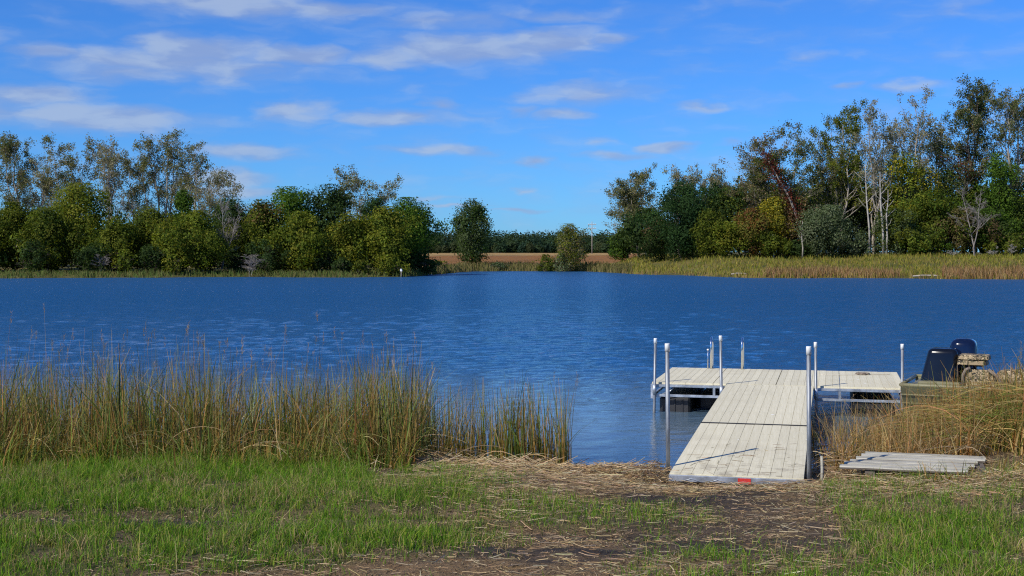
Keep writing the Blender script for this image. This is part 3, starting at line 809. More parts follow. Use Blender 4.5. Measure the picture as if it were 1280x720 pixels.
def tree_data(seed, kind, H, Wd, pal, wts=None, nleaf=4000, clear=0.12, lsize=.2, second=None):
    rng = np.random.default_rng(seed)
    if kind in ('poplar', 'sparse', 'bare', 'fan'):
        nst = {'poplar': 3, 'sparse': 3, 'bare': 2, 'fan': 3}[kind]
        if kind == 'fan':
            lv = grow(rng, 5, H, .34, [(16, .36, .55, .30), (6, .48, .65, .15), (4, .5, .8, .1)], .12)
        else:
            lv = grow(rng, nst, H, .16, [(15, .34, .62, .28), (6, .5, .6, .15), (4, .55, .8, .1)], .16 if kind != 'bare' else .05)
    else:
        lv = grow(rng, 1 if kind == 'dense' else 3, H * .8, .3, [(10, .46, .75, .12), (6, .5, .7, .3)], .08)
    allp = np.concatenate([p.reshape(-1, 3) for p, _ in lv])
    rr = np.percentile(np.hypot(allp[:, 0] - np.median(allp[:, 0]) * 0, allp[:, 1]), 95)
    zmax = allp[:, 2].max()
    tgtH = H * (1.0 if kind in ('poplar', 'sparse', 'bare', 'fan') else .86)
    sxy = (Wd * .5) / rr * (1.0 if kind in ('poplar', 'sparse', 'bare', 'fan') else .8); sz = tgtH / zmax
    lv = [(p * A(sxy, sxy, sz), r) for p, r in lv]
    tv = []; k = 0; tq = []
    for i, (p, r) in enumerate(lv):
        p, r = (p[:, ::2], r[:, ::2]) if i == 3 else (p, r)
        v, q = tubes_np(p, r, (7, 4, 3, 3)[i]); tv.append(v); tq.append(q + k); k += len(v)
    TV, TQ = np.concatenate(tv), np.concatenate(tq)
    if kind == 'bare' or nleaf == 0:
        return TV, TQ, None, None, None
    if kind in ('poplar', 'sparse', 'fan'):
        P, _ = lv[-1]
        # drop a share of the twigs so that the leaves sit in clumps
        keepers = rng.random(len(P)) < {'poplar': 1.0, 'sparse': .8}.get(kind, .95)
        hz = P[:, -1, 2] / H
        keepers &= hz > clear + .1 * rng.random(len(P))
        P = P[keepers]
        P2 = lv[-2][0]
        i = rng.integers(0, len(P), nleaf); t = rng.uniform(.1, 1, nleaf) * 4; q = np.minimum(t.astype(int), 3); f = (t - q)[:, None]
        c = P[i, q] * (1 - f) + P[i, q + 1] * f + rng.normal(0, .17, (nleaf, 3))
        nrm = rng.normal(0, 1, (nleaf, 3)) + A(0, 0, .5)
        grp = i % 37
    else:
        nl = max(12, int(44 * (1 if kind == 'dense' else .5)))
        ph = rng.uniform(0, 6.28, nl); uu = rng.uniform(-1, 1, nl)
        zb = H * clear; ch = (H - zb)
        rad = np.sqrt(1 - uu ** 2) * rng.uniform(.45, 1.12, nl) * (1 + .22 * np.sin(ph * 2 + seed) + .12 * np.sin(ph * 3 + seed * 2))
        uz = np.where(uu > 0, uu, uu * 1.0)
        lr = np.minimum(Wd, ch) * rng.uniform(.07, .20, nl)
        # egg shaped outline, widest a little below the middle
        wz = 1 - .25 * np.clip(uz, 0, 1)
        C0 = np.stack([np.cos(ph) * rad * (Wd * .5 - lr * .6) * wz, np.sin(ph) * rad * (Wd * .5 - lr * .6) * wz, zb + ch * .5 + uz * (ch * .5 - lr * .7)], -1)
        C0 = np.concatenate([C0, [[0, 0, H - Wd * .2]], [[0, 0, zb + ch * .5]]]); lr = np.concatenate([lr, [Wd * .2], [min(Wd, ch) * .33]])
        pw = lr ** 2; pw /= pw.sum()
        i = rng.choice(len(lr), nleaf, p=pw)
        d = rng.normal(0, 1, (nleaf, 3)); d[:, 2] += .25; d /= np.linalg.norm(d, axis=1, keepdims=True)
        rf = rng.uniform(.45, 1.08, nleaf) ** .6 + (rng.random(nleaf) < .15) * rng.uniform(0, .55, nleaf)
        c = C0[i] + d * (lr[i] * rf)[:, None] * A(1, 1, 1.25)
        outw = c - A(0, 0, zb + ch * .45)
        outw /= np.linalg.norm(outw, axis=1, keepdims=True)
        nrm = d * 1.0 + outw * .4 + rng.normal(0, .40, (nleaf, 3))
        c[:, 2] = np.maximum(c[:, 2], .05)
        grp = i
        P_ = lv[-1][0]; k_ = rng.random(nleaf) < (.24 if kind == 'dense' else .1); m_ = int(k_.sum())
        tw = rng.integers(0, len(P_), m_); t_ = rng.uniform(.5, 1, m_) * 4; q_ = np.minimum(t_.astype(int), 3); f_ = (t_ - q_)[:, None]
        c[k_] = (P_[tw, q_] * (1 - f_) + P_[tw, q_ + 1] * f_) * A(1.12, 1.12, 1.08) + rng.normal(0, .30, (m_, 3))
        c[:, 2] = np.clip(c[:, 2], .05, H * 1.03)
    LV, LQ = leaf_quads(c, nrm, lsize * rng.uniform(.6, 1.35, len(c)), rng)
    pal = np.array(pal)
    gp = rng.choice(len(pal), int(grp.max()) + 1, p=wts)
    lc = pal[gp[grp]]
    sw = rng.random(len(c)) < .25
    lc[sw] = pal[rng.choice(len(pal), sw.sum(), p=wts)]
    gf = rng.uniform(.72, 1.28, int(grp.max()) + 1)
    lc = np.clip(lc * 1.13 * gf[grp][:, None] * (1 + rng.normal(0, .16, (len(c), 1))), .006, .6)
    if second is not None:               # second foliage colour in one part of the crown: (colour, zlo, zhi, share)
        sc_, z0, z1, sh = second
        k = (c[:, 2] > z0 * H) & (c[:, 2] < z1 * H) & (rng.random(len(c)) < sh)
        lc[k] = np.array(sc_) * (1 + rng.normal(0, .2, (k.sum(), 1)))
    return TV, TQ, LV, LQ, np.repeat(lc, 4, 0)
TREE_TRIS = 0
def tree(name, px, ytop, wpx, Y, kind, pal, label, group=None, catg='tree', bark=None, sx=1.0, base_y=None, rz=None, lean=None, **kw):
    global TREE_TRIS
    X = wx(px, Y); z0 = gz(X, Y)
    H = EYE + (HOR - ytop) / F * Y - z0
    Wd = wpx / F * Y * (1.28 if kind in ('poplar', 'sparse', 'dense') and px != 590 and px != 712 else 1.0)
    if kind in ('poplar', 'sparse'): kw['nleaf'] = int(kw['nleaf'] * 2.4); kw['lsize'] = kw['lsize'] * .82
    if kind == 'dense': kw['nleaf'] = int(kw['nleaf'] * 2.0); kw['lsize'] = kw['lsize'] * .78
    seed = int(px * 7 + ytop * 13 + Y)
    TV, TQ, LV, LQ, LC = tree_data(seed, kind, H, Wd, pal, **kw)
    o = thing(name, (X, Y, z0 - .05), label, catg, group, rz=0)
    if lean: o.rotation_euler = (0, lean, 0)
    link('trunk', mesh_np('trunk', TV, TQ, bark or M_BARK, smooth=True), o)
    if LV is not None:
        link('crown', mesh_np('crown', LV, LQ, M_LEAF, colr=LC), o)
        TREE_TRIS += len(LQ) * 2
    TREE_TRIS += len(TQ) * 2
    return o

OLIVE = [(.095, .115, .014), (.07, .095, .013), (.125, .135, .016), (.055, .08, .012)]
YOL = [(.135, .155, .016), (.105, .135, .015), (.17, .165, .02), (.08, .11, .014)]
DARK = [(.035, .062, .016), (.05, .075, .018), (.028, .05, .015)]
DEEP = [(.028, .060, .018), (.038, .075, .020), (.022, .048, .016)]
GREY = [(.17, .16, .07), (.125, .14, .05), (.22, .19, .10), (.09, .11, .03)]
PALE = [(.29, .25, .16), (.22, .20, .12), (.15, .16, .07)]
BROWN = [(.15, .10, .05), (.12, .10, .04), (.19, .14, .07)]
GRN = [(.06, .115, .014), (.085, .14, .016), (.05, .09, .012)]
YEL = [(.30, .24, .02), (.22, .20, .03), (.14, .15, .02)]
ORG = [(.19, .10, .025), (.14, .13, .025), (.10, .11, .02), (.16, .07, .03)]
GG = [(.10, .13, .06), (.08, .11, .045), (.13, .15, .08)]

PG = 'tall thin-leaved poplars behind the left shore'
DG = 'bushy green trees along the left shore'
# --- left shore, back row
for i, (px, yt, wp, kd, pl, nlf, lb) in enumerate([
    (-12, 176, 70, 'poplar', GREY, 5200, 'tall poplar cut off by the left edge of the photo'),
    (24, 168, 74, 'poplar', GREY, 6000, 'broad tall poplar nearest the left edge with a full dark top'),
    (62, 192, 46, 'sparse', PALE, 2300, 'thin pale poplar between the two fullest poplars at far left'),
    (98, 168, 62, 'poplar', GREY, 4200, 'poplar with a rounded leafy top above the tallest bushy tree'),
    (138, 168, 50, 'sparse', PALE, 2400, 'see-through poplar with pale twigs right of the rounded poplar'),
    (172, 178, 56, 'poplar', GREY, 3600, 'dark poplar just left of the highest poplar on the left shore'),
    (208, 161, 58, 'poplar', GREY, 4200, 'highest poplar of the left shore with a narrow leafy peak'),
    (238, 178, 46, 'sparse', GREY, 2500, 'slender poplar with bare lower stems right of the highest one'),
    (262, 208, 42, 'sparse', PALE, 1300, 'nearly bare low poplar towards the right end of its row'),
    (290, 208, 50, 'sparse', PALE, 1500, 'last poplar of the left row, sparse and leaning over a pale dead tree')]):
    tree('poplar_tree', px, yt, wp, 141 + (i * 7) % 9, kd, pl, lb, PG, nleaf=nlf, clear=.42, lsize=.19)
tree('fan_shaped_tree', 452, 205, 74, 138, 'fan', PALE + GREY, 'airy fan-shaped tree rising alone above the left bushy trees', nleaf=7000, clear=.50, lsize=.16, bark=M_BARK)
# --- left shore, front rows
for (px, yt, wp, Y, pl, nlf, sec, lb) in [
    (-20, 262, 70, 124, OLIVE, 5000, None, 'olive bushy tree cut by the left edge of the photo'),
    (18, 255, 74, 126, OLIVE, 6500, None, 'wide dark olive tree at the far left of the shore row'),
    (58, 262, 60, 122, OLIVE, 5200, None, 'olive tree in front of the second poplar from the left'),
    (100, 232, 84, 126, YOL, 8500, None, 'tallest bushy tree of the left row with a yellow-green crown'),
    (148, 272, 52, 121, OLIVE, 4200, None, 'low olive tree right of the tallest bushy tree'),
    (184, 260, 52, 124, OLIVE, 5000, None, 'rounded green tree below the highest poplar'),
    (214, 274, 46, 121, YOL, 4200, None, 'short bright olive tree left of the brightest yellow-green tree'),
    (229, 238, 30, 129, GRN, 2500, None, 'small pointed green tree poking up behind the yellow-green tree'),
    (246, 265, 62, 120, YOL, 6500, None, 'brightest yellow-green tree of the left shore, full to the ground'),
    (290, 248, 66, 128, DARK, 5500, None, 'dark green tree behind the gap with bare grey twigs'),
    (325, 252, 58, 125, OLIVE, 5200, ((.17, .11, .04), .7, 1.0, .3), 'tree with a brownish top right of the bare-twig gap'),
    (358, 236, 66, 128, GRN, 6000, None, 'green tree with the left one of two raised crowns'),
    (408, 233, 76, 129, DARK, 7500, None, 'dark full crowned tree left of the airy fan-shaped tree'),
    (376, 266, 66, 121, YOL, 6000, None, 'light olive tree standing in front of the two raised crowns'),
    (440, 266, 50, 122, YOL, 4200, None, 'pale olive rounded tree under the fan-shaped tree'),
    (468, 250, 56, 132, DEEP, 4000, None, 'dark low crown behind the two pale olive trees'),
    (484, 260, 56, 122, YOL, 5200, None, 'second pale olive tree, larger, right of the fan-shaped tree'),
    (512, 249, 64, 127, GRN, 5600, None, 'green tree at the right end of the left wood')]:
    tree('bushy_tree', px, yt, wp, Y, 'dense', pl, lb, DG, nleaf=nlf, clear=.05, lsize=.26, second=sec, bark=M_BARK_D)
for (px, yt, wp, Y, pl, nlf, lb) in [
    (40, 300, 60, 119, DARK, 2000, 'dark low shrub at the far left waterside'),
    (120, 305, 70, 118.5, DARK, 2200, 'dark low shrub under the tallest bushy tree'),
    (157, 312, 26, 117.6, YOL, 1100, 'small bright bush at the water left of the low grey brush'),
    (216, 318, 26, 117.2, YOL, 1100, 'small olive bush at the water below the yellow-green tree'),
    (190, 306, 50, 119, DARK, 1800, 'dark shrub between the two small waterside bushes'),
    (335, 300, 70, 121, DARK, 2400, 'dark shrub behind the pale brush of the middle left shore'),
    (400, 305, 60, 121, DARK, 2000, 'dark low shrub left of the twin round bushes'),
    (427, 322, 36, 118.5, DARK, 1300, 'left one of the round waterside bushes, dark green'),
    (452, 325, 28, 118, OLIVE, 1100, 'small olive bush between the dark and the bright waterside bush'),
    (487, 318, 44, 118.5, YOL, 1900, 'bright green round bush near the white marker post'),
    (530, 322, 50, 126, DARK, 1500, 'dark shadowed bush at the tip of the left wood'),
    (548, 326, 28, 138, OLIVE, 900, 'last small bush before the open brown field')]:
    tree('shore_shrub', px, yt, wp, Y, 'bush', pl, lb, 'low shrubs along the left waterside', 'shrub', nleaf=nlf, clear=.0, lsize=.2, bark=M_BARK_D)
tree('dead_tree', 276, 246, 50, 123, 'bare', None, 'pale dead tree with tangled twigs under the last poplar', None, 'dead tree', bark=M_TWIG, lean=.25)
for (px, yt, wp, Y, lb) in [(124, 316, 24, 117.8, 'low grey brush pile shaped like a dome at the left waterside'), (312, 316, 28, 117.8, 'pale tangled brush on the middle of the left shore')]:
    tree('dead_brush', px, yt, wp, Y, 'bare', None, lb, 'leafless brush at the left waterside', 'brush', bark=M_TWIG)
# --- middle
tree('lone_tree', 590, 250, 66, 158, 'dense', GG[:2] + DARK[:2] + GRN[:1], 'lone rounded tree at the edge of the brown field', None, nleaf=7500, clear=.06, lsize=.26, bark=M_BARK_D)
tree('lone_tree', 712, 281, 54, 152, 'dense', YOL[:1] + GG[2:] + OLIVE[2:3] + BROWN[2:], 'small shoreline tree in front of the brown field near the utility pole', None, nleaf=3600, clear=.08, lsize=.22, bark=M_BARK)
for (px, yt, wp, Y, pl, lb) in [(682, 318, 32, 151.5, OLIVE, 'left bush of the pair at the foot of the small shoreline tree'), (702, 316, 34, 151, GG, 'grey-green bush under the small shoreline tree'), (622, 328, 30, 154, GG, 'low grey-green bush between the two lone trees')]:
    tree('waterside_bush', px, yt, wp, Y, 'bush', pl, lb, 'bushes at the middle of the far shore', 'bush', nleaf=1300, clear=.0, lsize=.2, bark=M_BARK_D)
# --- right wood
RG = 'tall trees of the right wood'
for (px, yt, wp, Y, kd, pl, nlf, cl, sec, bk, lb) in [
    (798, 205, 64, 153, 'poplar', GREY, 7000, .12, None, M_BARK, 'broad grey-green poplar at the left end of the right wood'),
    (784, 232, 34, 157, 'sparse', PALE, 1400, .2, None, M_BARK, 'thin twiggy poplar on the outer left side of the right wood'),
    (848, 205, 44, 150, 'sparse', PALE, 2300, .4, None, M_BARK, 'first pale poplar showing over the dark round oak'),
    (874, 205, 42, 151, 'sparse', PALE, 2300, .4, None, M_BARK, 'middle pale poplar showing over the dark trees'),
    (900, 206, 42, 152, 'sparse', PALE, 2200, .4, None, M_BARK, 'last pale poplar before the taller wood begins'),
    (948, 166, 66, 141, 'poplar', BROWN + GREY, 4600, .2, None, M_BARK, 'brownish tall tree at the left of the highest trees'),
    (988, 152, 74, 140, 'poplar', GREY + OLIVE, 7500, .2, None, M_BARK, 'tall leafy tree crossed by a red creeper'),
    (1022, 168, 50, 143, 'sparse', GREY, 2400, .3, None, M_BARK, 'thin tree between the creeper tree and the yellow-green tall one'),
    (1050, 122, 66, 141, 'poplar', OLIVE + YOL, 7000, .15, None, M_BARK, 'tall tree with olive yellow leaves and a thin peak'),
    (1092, 128, 54, 139, 'sparse', PALE, 2300, .4, None, M_BARK, 'pale-stemmed tree with almost leafless branches at the middle of the wood'),
    (1076, 170, 46, 146, 'sparse', GREY, 2600, .25, None, M_BARK, 'grey-leaved tree behind the pale-stemmed tree'),
    (1142, 110, 64, 141, 'sparse', PALE, 3400, .3, None, M_BARK, 'airy pale tree left of the densest tall tree'),
    (1204, 99, 76, 142, 'poplar', GREY + DARK, 9500, .3, ((.14, .03, .02), .42, .56, .25), M_BARK_D, 'densest tall tree of the right wood, dark green on its right side'),
    (1172, 140, 50, 144, 'sparse', GREY, 2600, .3, None, M_BARK, 'thin tree tucked between the airy and the densest tall trees'),
    (1268, 97, 70, 139, 'poplar', GREY, 5200, .2, None, M_BARK, 'tall pale-limbed tree at the right edge of the photo'),
    (1312, 140, 70, 141, 'poplar', GREY, 3600, .2, None, M_BARK, 'tall tree just beyond the right edge of the photo')]:
    tree('tall_tree', px, yt, wp, Y, kd, pl, lb, RG, nleaf=nlf, clear=cl, lsize=.20, second=sec, bark=bk)
RB = 'leafy lower trees of the right wood'
for (px, yt, wp, Y, pl, nlf, sec, lb) in [
    (778, 289, 30, 155, GRN + DARK, 2600, None, 'small dark green tree at the foot of the broad grey-green poplar'),
    (852, 228, 74, 138, DEEP, 10500, None, 'big round dark blue-green oak-like tree of the right wood'),
    (822, 272, 40, 143, DARK + BROWN[:1], 3200, None, 'dull low tree filling in left of the round dark tree'),
    (896, 228, 44, 142, DEEP, 4800, None, 'dark tree right behind the big round dark one'),
    (884, 262, 36, 135, OLIVE, 3200, None, 'small olive tree overlapping the right side of the round dark tree'),
    (915, 236, 54, 140, DARK + OLIVE[:1], 5200, None, 'olive and dark tree between the round dark tree and the tall wood'),
    (908, 278, 44, 134.5, YOL, 3600, None, 'yellow-olive low tree beside the orange one'),
    (940, 262, 46, 135, ORG, 4200, None, 'low tree turning orange at the meadow edge'),
    (970, 248, 42, 137, YEL, 3400, None, 'low tree with a bright yellow top'),
    (958, 290, 50, 134, OLIVE, 3600, None, 'olive bushy tree in front of the orange and yellow ones'),
    (998, 244, 50, 138, ORG[2:] + BROWN, 3200, None, 'rust coloured low tree under the red creeper'),
    (1036, 258, 66, 133.5, GG, 7500, None, 'round grey-green bushy tree at the meadow edge'),
    (1060, 200, 60, 146, DARK, 5200, None, 'dark tree in the shade behind the pale stems'),
    (1066, 302, 38, 134.5, GG, 2300, None, 'low blue-green bush left of the white trunks'),
    (1130, 190, 62, 139, YOL + YEL[:1], 7000, None, 'mid-height tree with yellow-green leaves right of the white trunks'),
    (1124, 262, 66, 135, GG[:2] + OLIVE, 6000, None, 'low olive tree with white foot in front of the yellow-green tree'),
    (1104, 230, 50, 148, DARK, 4000, None, 'shaded tree behind the two white trunks'),
    (1168, 236, 64, 136, OLIVE + GRN, 6200, None, 'green-brown tree in the middle of the right half of the wood'),
    (1190, 205, 66, 141, OLIVE + DARK, 6500, None, 'dark olive tree below the densest tall tree'),
    (1200, 262, 60, 134.5, BROWN[:2] + OLIVE, 5200, None, 'brownish tree behind the bare grey tree'),
    (1246, 192, 54, 138, GRN, 6500, None, 'fresh green tree near the right edge of the photo'),
    (1236, 262, 60, 136, GRN + DARK, 4600, None, 'lower green tree behind the right side of the bare grey tree'),
    (1278, 225, 50, 139, GRN + DARK, 4600, None, 'green tree cut by the right edge of the photo'),
    (1262, 292, 64, 133.5, OLIVE + BROWN[:1], 3800, None, 'low olive and rust bush behind the white brush at the right edge'),
    (1306, 240, 60, 137, OLIVE, 3600, None, 'olive tree hidden past the right edge of the photo'),
    (1000, 300, 60, 136, DARK, 3000, None, 'dark undergrowth bush left of the grey-green bushy tree'),
    (1150, 292, 60, 134, GRN + OLIVE, 3200, None, 'low green bush at the meadow edge left of the brownish tree')]:
    tree('leafy_tree', px, yt, wp, Y, 'dense', pl, lb, RB, nleaf=nlf, clear=.04, lsize=.25, second=sec, bark=M_BARK_D)
# shaded trees standing deeper inside both woods, and the dark undergrowth: a few crowns shared by many copies
SHARED = {}
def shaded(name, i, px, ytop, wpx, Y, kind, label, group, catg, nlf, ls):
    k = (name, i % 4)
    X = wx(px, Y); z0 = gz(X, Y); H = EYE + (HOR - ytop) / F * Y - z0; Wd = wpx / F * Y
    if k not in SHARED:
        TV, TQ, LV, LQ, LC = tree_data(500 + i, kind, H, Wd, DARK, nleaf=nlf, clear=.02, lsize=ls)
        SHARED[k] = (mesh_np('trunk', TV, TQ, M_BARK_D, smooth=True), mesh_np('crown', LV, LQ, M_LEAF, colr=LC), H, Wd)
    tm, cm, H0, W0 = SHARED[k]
    o = thing(name, (X, Y, z0 - .05), label, catg, group, rz=i * 1.7)
    o.scale = (Wd / W0, Wd / W0, H / H0)
    link('trunk', tm, o); link('crown', cm, o)
LEFT_LM = [(-20, 'leftmost cut-off olive tree'), (18, 'wide far-left olive tree'), (58, 'olive tree under the second poplar'), (100, 'tallest bushy tree'),
    (148, 'low olive tree right of the tallest bushy one'), (184, 'rounded green tree under the highest poplar'), (214, 'short bright olive tree'), (250, 'brightest yellow-green tree'),
    (290, 'dark tree with bare grey twigs before it'), (325, 'brownish-topped tree'), (352, 'green left one of the two raised crowns'), (380, 'light olive tree before the two raised crowns'),
    (412, 'dark full crown left of the airy tree'), (442, 'pale olive tree under the airy tree'), (484, 'second pale olive tree'), (512, 'rightmost green tree of the left wood')]
RIGHT_LM = [(806, 'broad grey-green poplar'), (852, 'big round dark tree'), (892, 'small olive tree beside the round dark one'), (940, 'orange-tinged tree'), (972, 'yellow-topped tree'),
    (1004, 'rust coloured tree under the red creeper'), (1040, 'round grey-green bushy tree'), (1084, 'bent pale trunk'), (1106, 'pair of straight white trunks'), (1134, 'mid-height yellow-green tree'),
    (1170, 'green-brown tree'), (1216, 'bare silver-grey tree'), (1248, 'fresh green tree near the right edge'), (1290, 'green tree cut by the right edge')]
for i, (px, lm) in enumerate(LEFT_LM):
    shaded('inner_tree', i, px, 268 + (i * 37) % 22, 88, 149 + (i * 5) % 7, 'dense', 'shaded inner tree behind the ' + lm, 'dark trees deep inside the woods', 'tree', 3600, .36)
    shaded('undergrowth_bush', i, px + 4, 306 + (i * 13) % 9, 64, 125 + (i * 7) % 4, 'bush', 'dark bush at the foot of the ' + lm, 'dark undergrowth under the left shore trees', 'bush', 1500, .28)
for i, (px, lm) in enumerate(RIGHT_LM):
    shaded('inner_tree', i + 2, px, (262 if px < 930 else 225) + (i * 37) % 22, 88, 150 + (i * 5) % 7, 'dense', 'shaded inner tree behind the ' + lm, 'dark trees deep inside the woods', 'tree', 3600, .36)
tree('bare_tree', 1218, 226, 52, 132, 'bare', None, 'bare silver-grey tree at the meadow edge of the right wood', None, 'bare tree', bark=M_TWIG)
for (px, yt, wp, lb) in [(1240, 306, 15, 'left clump of white leafless brush at the right edge of the wood'), (1262, 304, 17, 'right clump of white leafless brush at the right edge of the wood'), (1192, 312, 13, 'thin grey brush left of the bare silver tree foot')]:
    tree('pale_brush', px, yt, wp, 131.5, 'bare', None, lb, 'white brush at the right meadow edge', 'brush', bark=M_BARK_W)
# white trunks standing in front of the dark wood
for (px0, px1, yt, r, lb) in [(1104, 1100, 214, .13, 'left one of the two straight white trunks close together'), (1108, 1110, 236, .10, 'right one of the two straight white trunks close together'),
                          (1087, 1082, 205, .11, 'slightly bent pale trunk left of the straight white pair'), (1003, 1003, 276, .09, 'short pale trunk left of the grey-green bushy tree'), (967, 966, 292, .08, 'short grey-white trunk under the yellow-topped tree')]:
    Y = 133.2; x0 = wx(px0, Y); z0 = gz(x0, Y); Ht = EYE + (HOR - yt) / F * Y - z0; dx = wx(px1, Y) - x0
    o = thing('white_trunk', (x0, Y, z0 - .05), lb, 'tree trunk', 'pale trunks at the edge of the right wood')
    mb = MB().tube([(0, 0, 0), (dx * .2 + .05, 0, Ht * .3), (dx * .5 - .06, .1, Ht * .6), (dx + .04, .1, Ht * .85), (dx, 0, Ht)], [r, r * .9, r * .75, r * .5, r * .25], 8)
    mb.build('trunk', M_BARK_W, o)
    mb = MB()
    for q in range(7):
        f = .45 + .5 * q / 7; s = (-1) ** q; z = Ht * f
        mb.tube([(dx * f, .05, z), (dx * f + s * Ht * .05, .1, z + Ht * .05), (dx * f + s * Ht * (.07 + .03 * (q % 3)), .1, z + Ht * .12)], [r * .35, r * .25, r * .1], 5)
    mb.build('branch', M_BARK_W, o)
# red creeper climbing a leaning stem
Y = 136.5; x0 = wx(1006, Y); z0 = gz(x0, Y)
o = thing('red_creeper', (x0, Y, z0), 'dark red creeper on a leaning trunk in the right wood', 'creeper')
pts = [(0, 0, 0), (-.4, 0, 3), (-1.6, 0, 6.2), (-3.2, 0, 9.0), (-4.4, 0, 11.2)]
MB().tube(pts, [.16, .15, .13, .09, .04], 7).build('trunk', M_BARK, o)
rg = np.random.default_rng(4); nl = 2000
t = rg.uniform(0.05, 1, nl) * 4; q = np.minimum(t.astype(int), 3); f = (t - q)[:, None]; pa = np.array(pts)
c = pa[q] * (1 - f) + pa[q + 1] * f + rg.normal(0, 1, (nl, 3)) * (.2 + .5 * rg.random(nl) ** 2)[:, None]
LV, LQ = leaf_quads(c, rg.normal(0, 1, (nl, 3)) + A(-.3, -.6, .3), .2 * rg.uniform(.6, 1.3, nl), rg)
link('foliage', mesh_np('foliage', LV, LQ, M_LEAF, colr=np.repeat(pick([(.11, .025, .018), (.09, .035, .02), (.15, .04, .02)], nl, .2), 4, 0)), o)

# far wood across the field: one mass
def far_wood(a0, a1, Y0, Y1, n, hmin, hmax, seed, low=False):
    rng = np.random.default_rng(seed)
    Xc = []; V = []; Cc = []
    k = 0
    cen = []
    for i in range(n):
        Y = rng.uniform(Y0, Y1); a = a0 + (a1 - a0) * (i + rng.random()) / n
        X = (a - 640) / F * Y; h = rng.uniform(hmin, hmax); wdt = h * rng.uniform(.35, .6)
        m = 330
        d = rng.normal(0, 1, (m, 3)); d[:, 2] += .2; d /= np.linalg.norm(d, axis=1, keepdims=True)
        c = A(X, Y, 0) + A(0, 0, 1.6 + h * .42) + d * A(wdt, wdt, h * .56) * rng.uniform(.55, 1.08, (m, 1))
        v, q = leaf_quads(c, d + rng.normal(0, .4, d.shape), rng.uniform(.6, 1.3, m), rng)
        V.append(v)
        b = np.array([(.035, .065, .03), (.045, .07, .03), (.06, .075, .03), (.028, .055, .032)][rng.integers(4)]) * rng.uniform(.8, 1.2)
        Cc.append(np.repeat(b * (1 + rng.normal(0, .15, (m, 1))), 4, 0))
    V = np.concatenate(V); Q = np.arange(len(V)).reshape(-1, 4)
    return V, Q, np.clip(np.concatenate(Cc), .005, .5)
V, Q, C = far_wood(380, 900, 590, 660, 190, 8.5, 12.5, 5)
V2_, Q2_, C2_ = far_wood(380, 900, 575, 600, 130, 3.5, 6.0, 6)
V, Q, C = cat([(V, Q, C), (V2_, Q2_, C2_)])
tag(link('distant_wood', mesh_np('distant_wood', V, Q, M_LEAF, colr=C)), 'far-off dark green wood on the horizon behind the brown field', 'wood', kind='stuff')

# ------------------------------------------------------------------ object materials
def deck_mat():
    m, T = new_mat('composite_deck')
    pos = T.node('ShaderNodeNewGeometry').outputs['Position']
    tc = T.node('ShaderNodeTexCoord').outputs['Object']
    grain = T.noise(T.vec('MULTIPLY', tc, (60, 2.0, 60)), 1.0, 4, .6)
    c = T.mix(T.ramp(grain, .3, .7), (0.61, 0.555, 0.385), (0.70, 0.64, 0.46))
    oi = T.node('ShaderNodeObjectInfo')
    g = T.ramp(oi.outputs['Random'], 0, 1, .93, 1.03)
    c = T.mix(1.0, c, T.node('ShaderNodeCombineColor', {0: g, 1: g, 2: g}).outputs[0], 'MULTIPLY')
    big = T.noise(pos, 1.1, 5, .6); fine = T.noise(pos, 14, 5, .65)
    c = T.mix(T.math('MULTIPLY', T.ramp(big, .48, .68), .22), c, (0.40, 0.35, 0.24))
    c = T.mix(T.math('MULTIPLY', T.ramp(fine, .62, .70), .45), c, (0.26, 0.21, 0.14))
    sp = T.node('ShaderNodeSeparateXYZ', {0: pos})
    foot = T.math('MULTIPLY', T.ramp(sp.outputs[1], 11.5, 13.2, 1.0, 0.0), T.ramp(T.noise(pos, 4.5, 5, .65), .52, .66))
    c = T.mix(T.math('MULTIPLY', foot, .5), c, (0.20, 0.16, 0.11))
    drop = T.node('ShaderNodeTexVoronoi', {'Vector': pos, 'Scale': 2.3})
    c = T.mix(T.math('MULTIPLY', T.math('LESS_THAN', drop.outputs['Distance'], .045), .8), c, (0.85, 0.85, 0.82))
    b = T.node('ShaderNodeBsdfPrincipled', {'Base Color': c, 'Roughness': .8, 'Specular IOR Level': .2})
    bn = T.node('ShaderNodeBump', {'Strength': .15, 'Distance': .01, 'Height': grain})
    T.l.new(bn.outputs[0], b.inputs['Normal'])
    T.l.new(b.outputs[0], T.out.inputs[0])
    return m
M_DECK = deck_mat()
M_GALV = solid('galvanised_steel', (0.46, 0.49, 0.52), 0.42, metal=.75, var=.25, scale=9, bump=.05)
def post_mat():
    m, T = new_mat('galvanised_pipe')
    tc = T.node('ShaderNodeTexCoord').outputs['Object']
    n = T.noise(T.vec('MULTIPLY', tc, (30, 30, 5)), 1.0, 5, .65)
    c = T.mix(T.ramp(n, .35, .65), (0.17, 0.185, 0.20), (0.29, 0.305, 0.32))
    sp = T.node('ShaderNodeSeparateXYZ', {0: tc})
    zz = T.math('ADD', sp.outputs[2], T.math('MULTIPLY', n, .25))
    c = T.mix(T.ramp(zz, .28, .05, 0.0, .8), c, (0.09, 0.075, 0.05))
    b = T.node('ShaderNodeBsdfPrincipled', {'Base Color': c, 'Roughness': T.ramp(n, .3, .7, .4, .6), 'Metallic': T.ramp(zz, .05, .28, .1, .6)})
    T.l.new(b.outputs[0], T.out.inputs[0])
    return m
M_POST = post_mat()
M_POLISH = solid('polished_aluminium', (0.75, 0.76, 0.78), 0.18, metal=1, var=.05)
M_CAP = solid('white_plastic_cap', (0.82, 0.82, 0.80), 0.5, var=.04)
M_BLACKP = solid('black_plastic', (0.018, 0.018, 0.02), 0.55, var=.3, scale=4)
M_GLOSS = solid('gloss_black', (0.005, 0.006, 0.009), 0.16, spec=.35, var=.1, coat=.15)
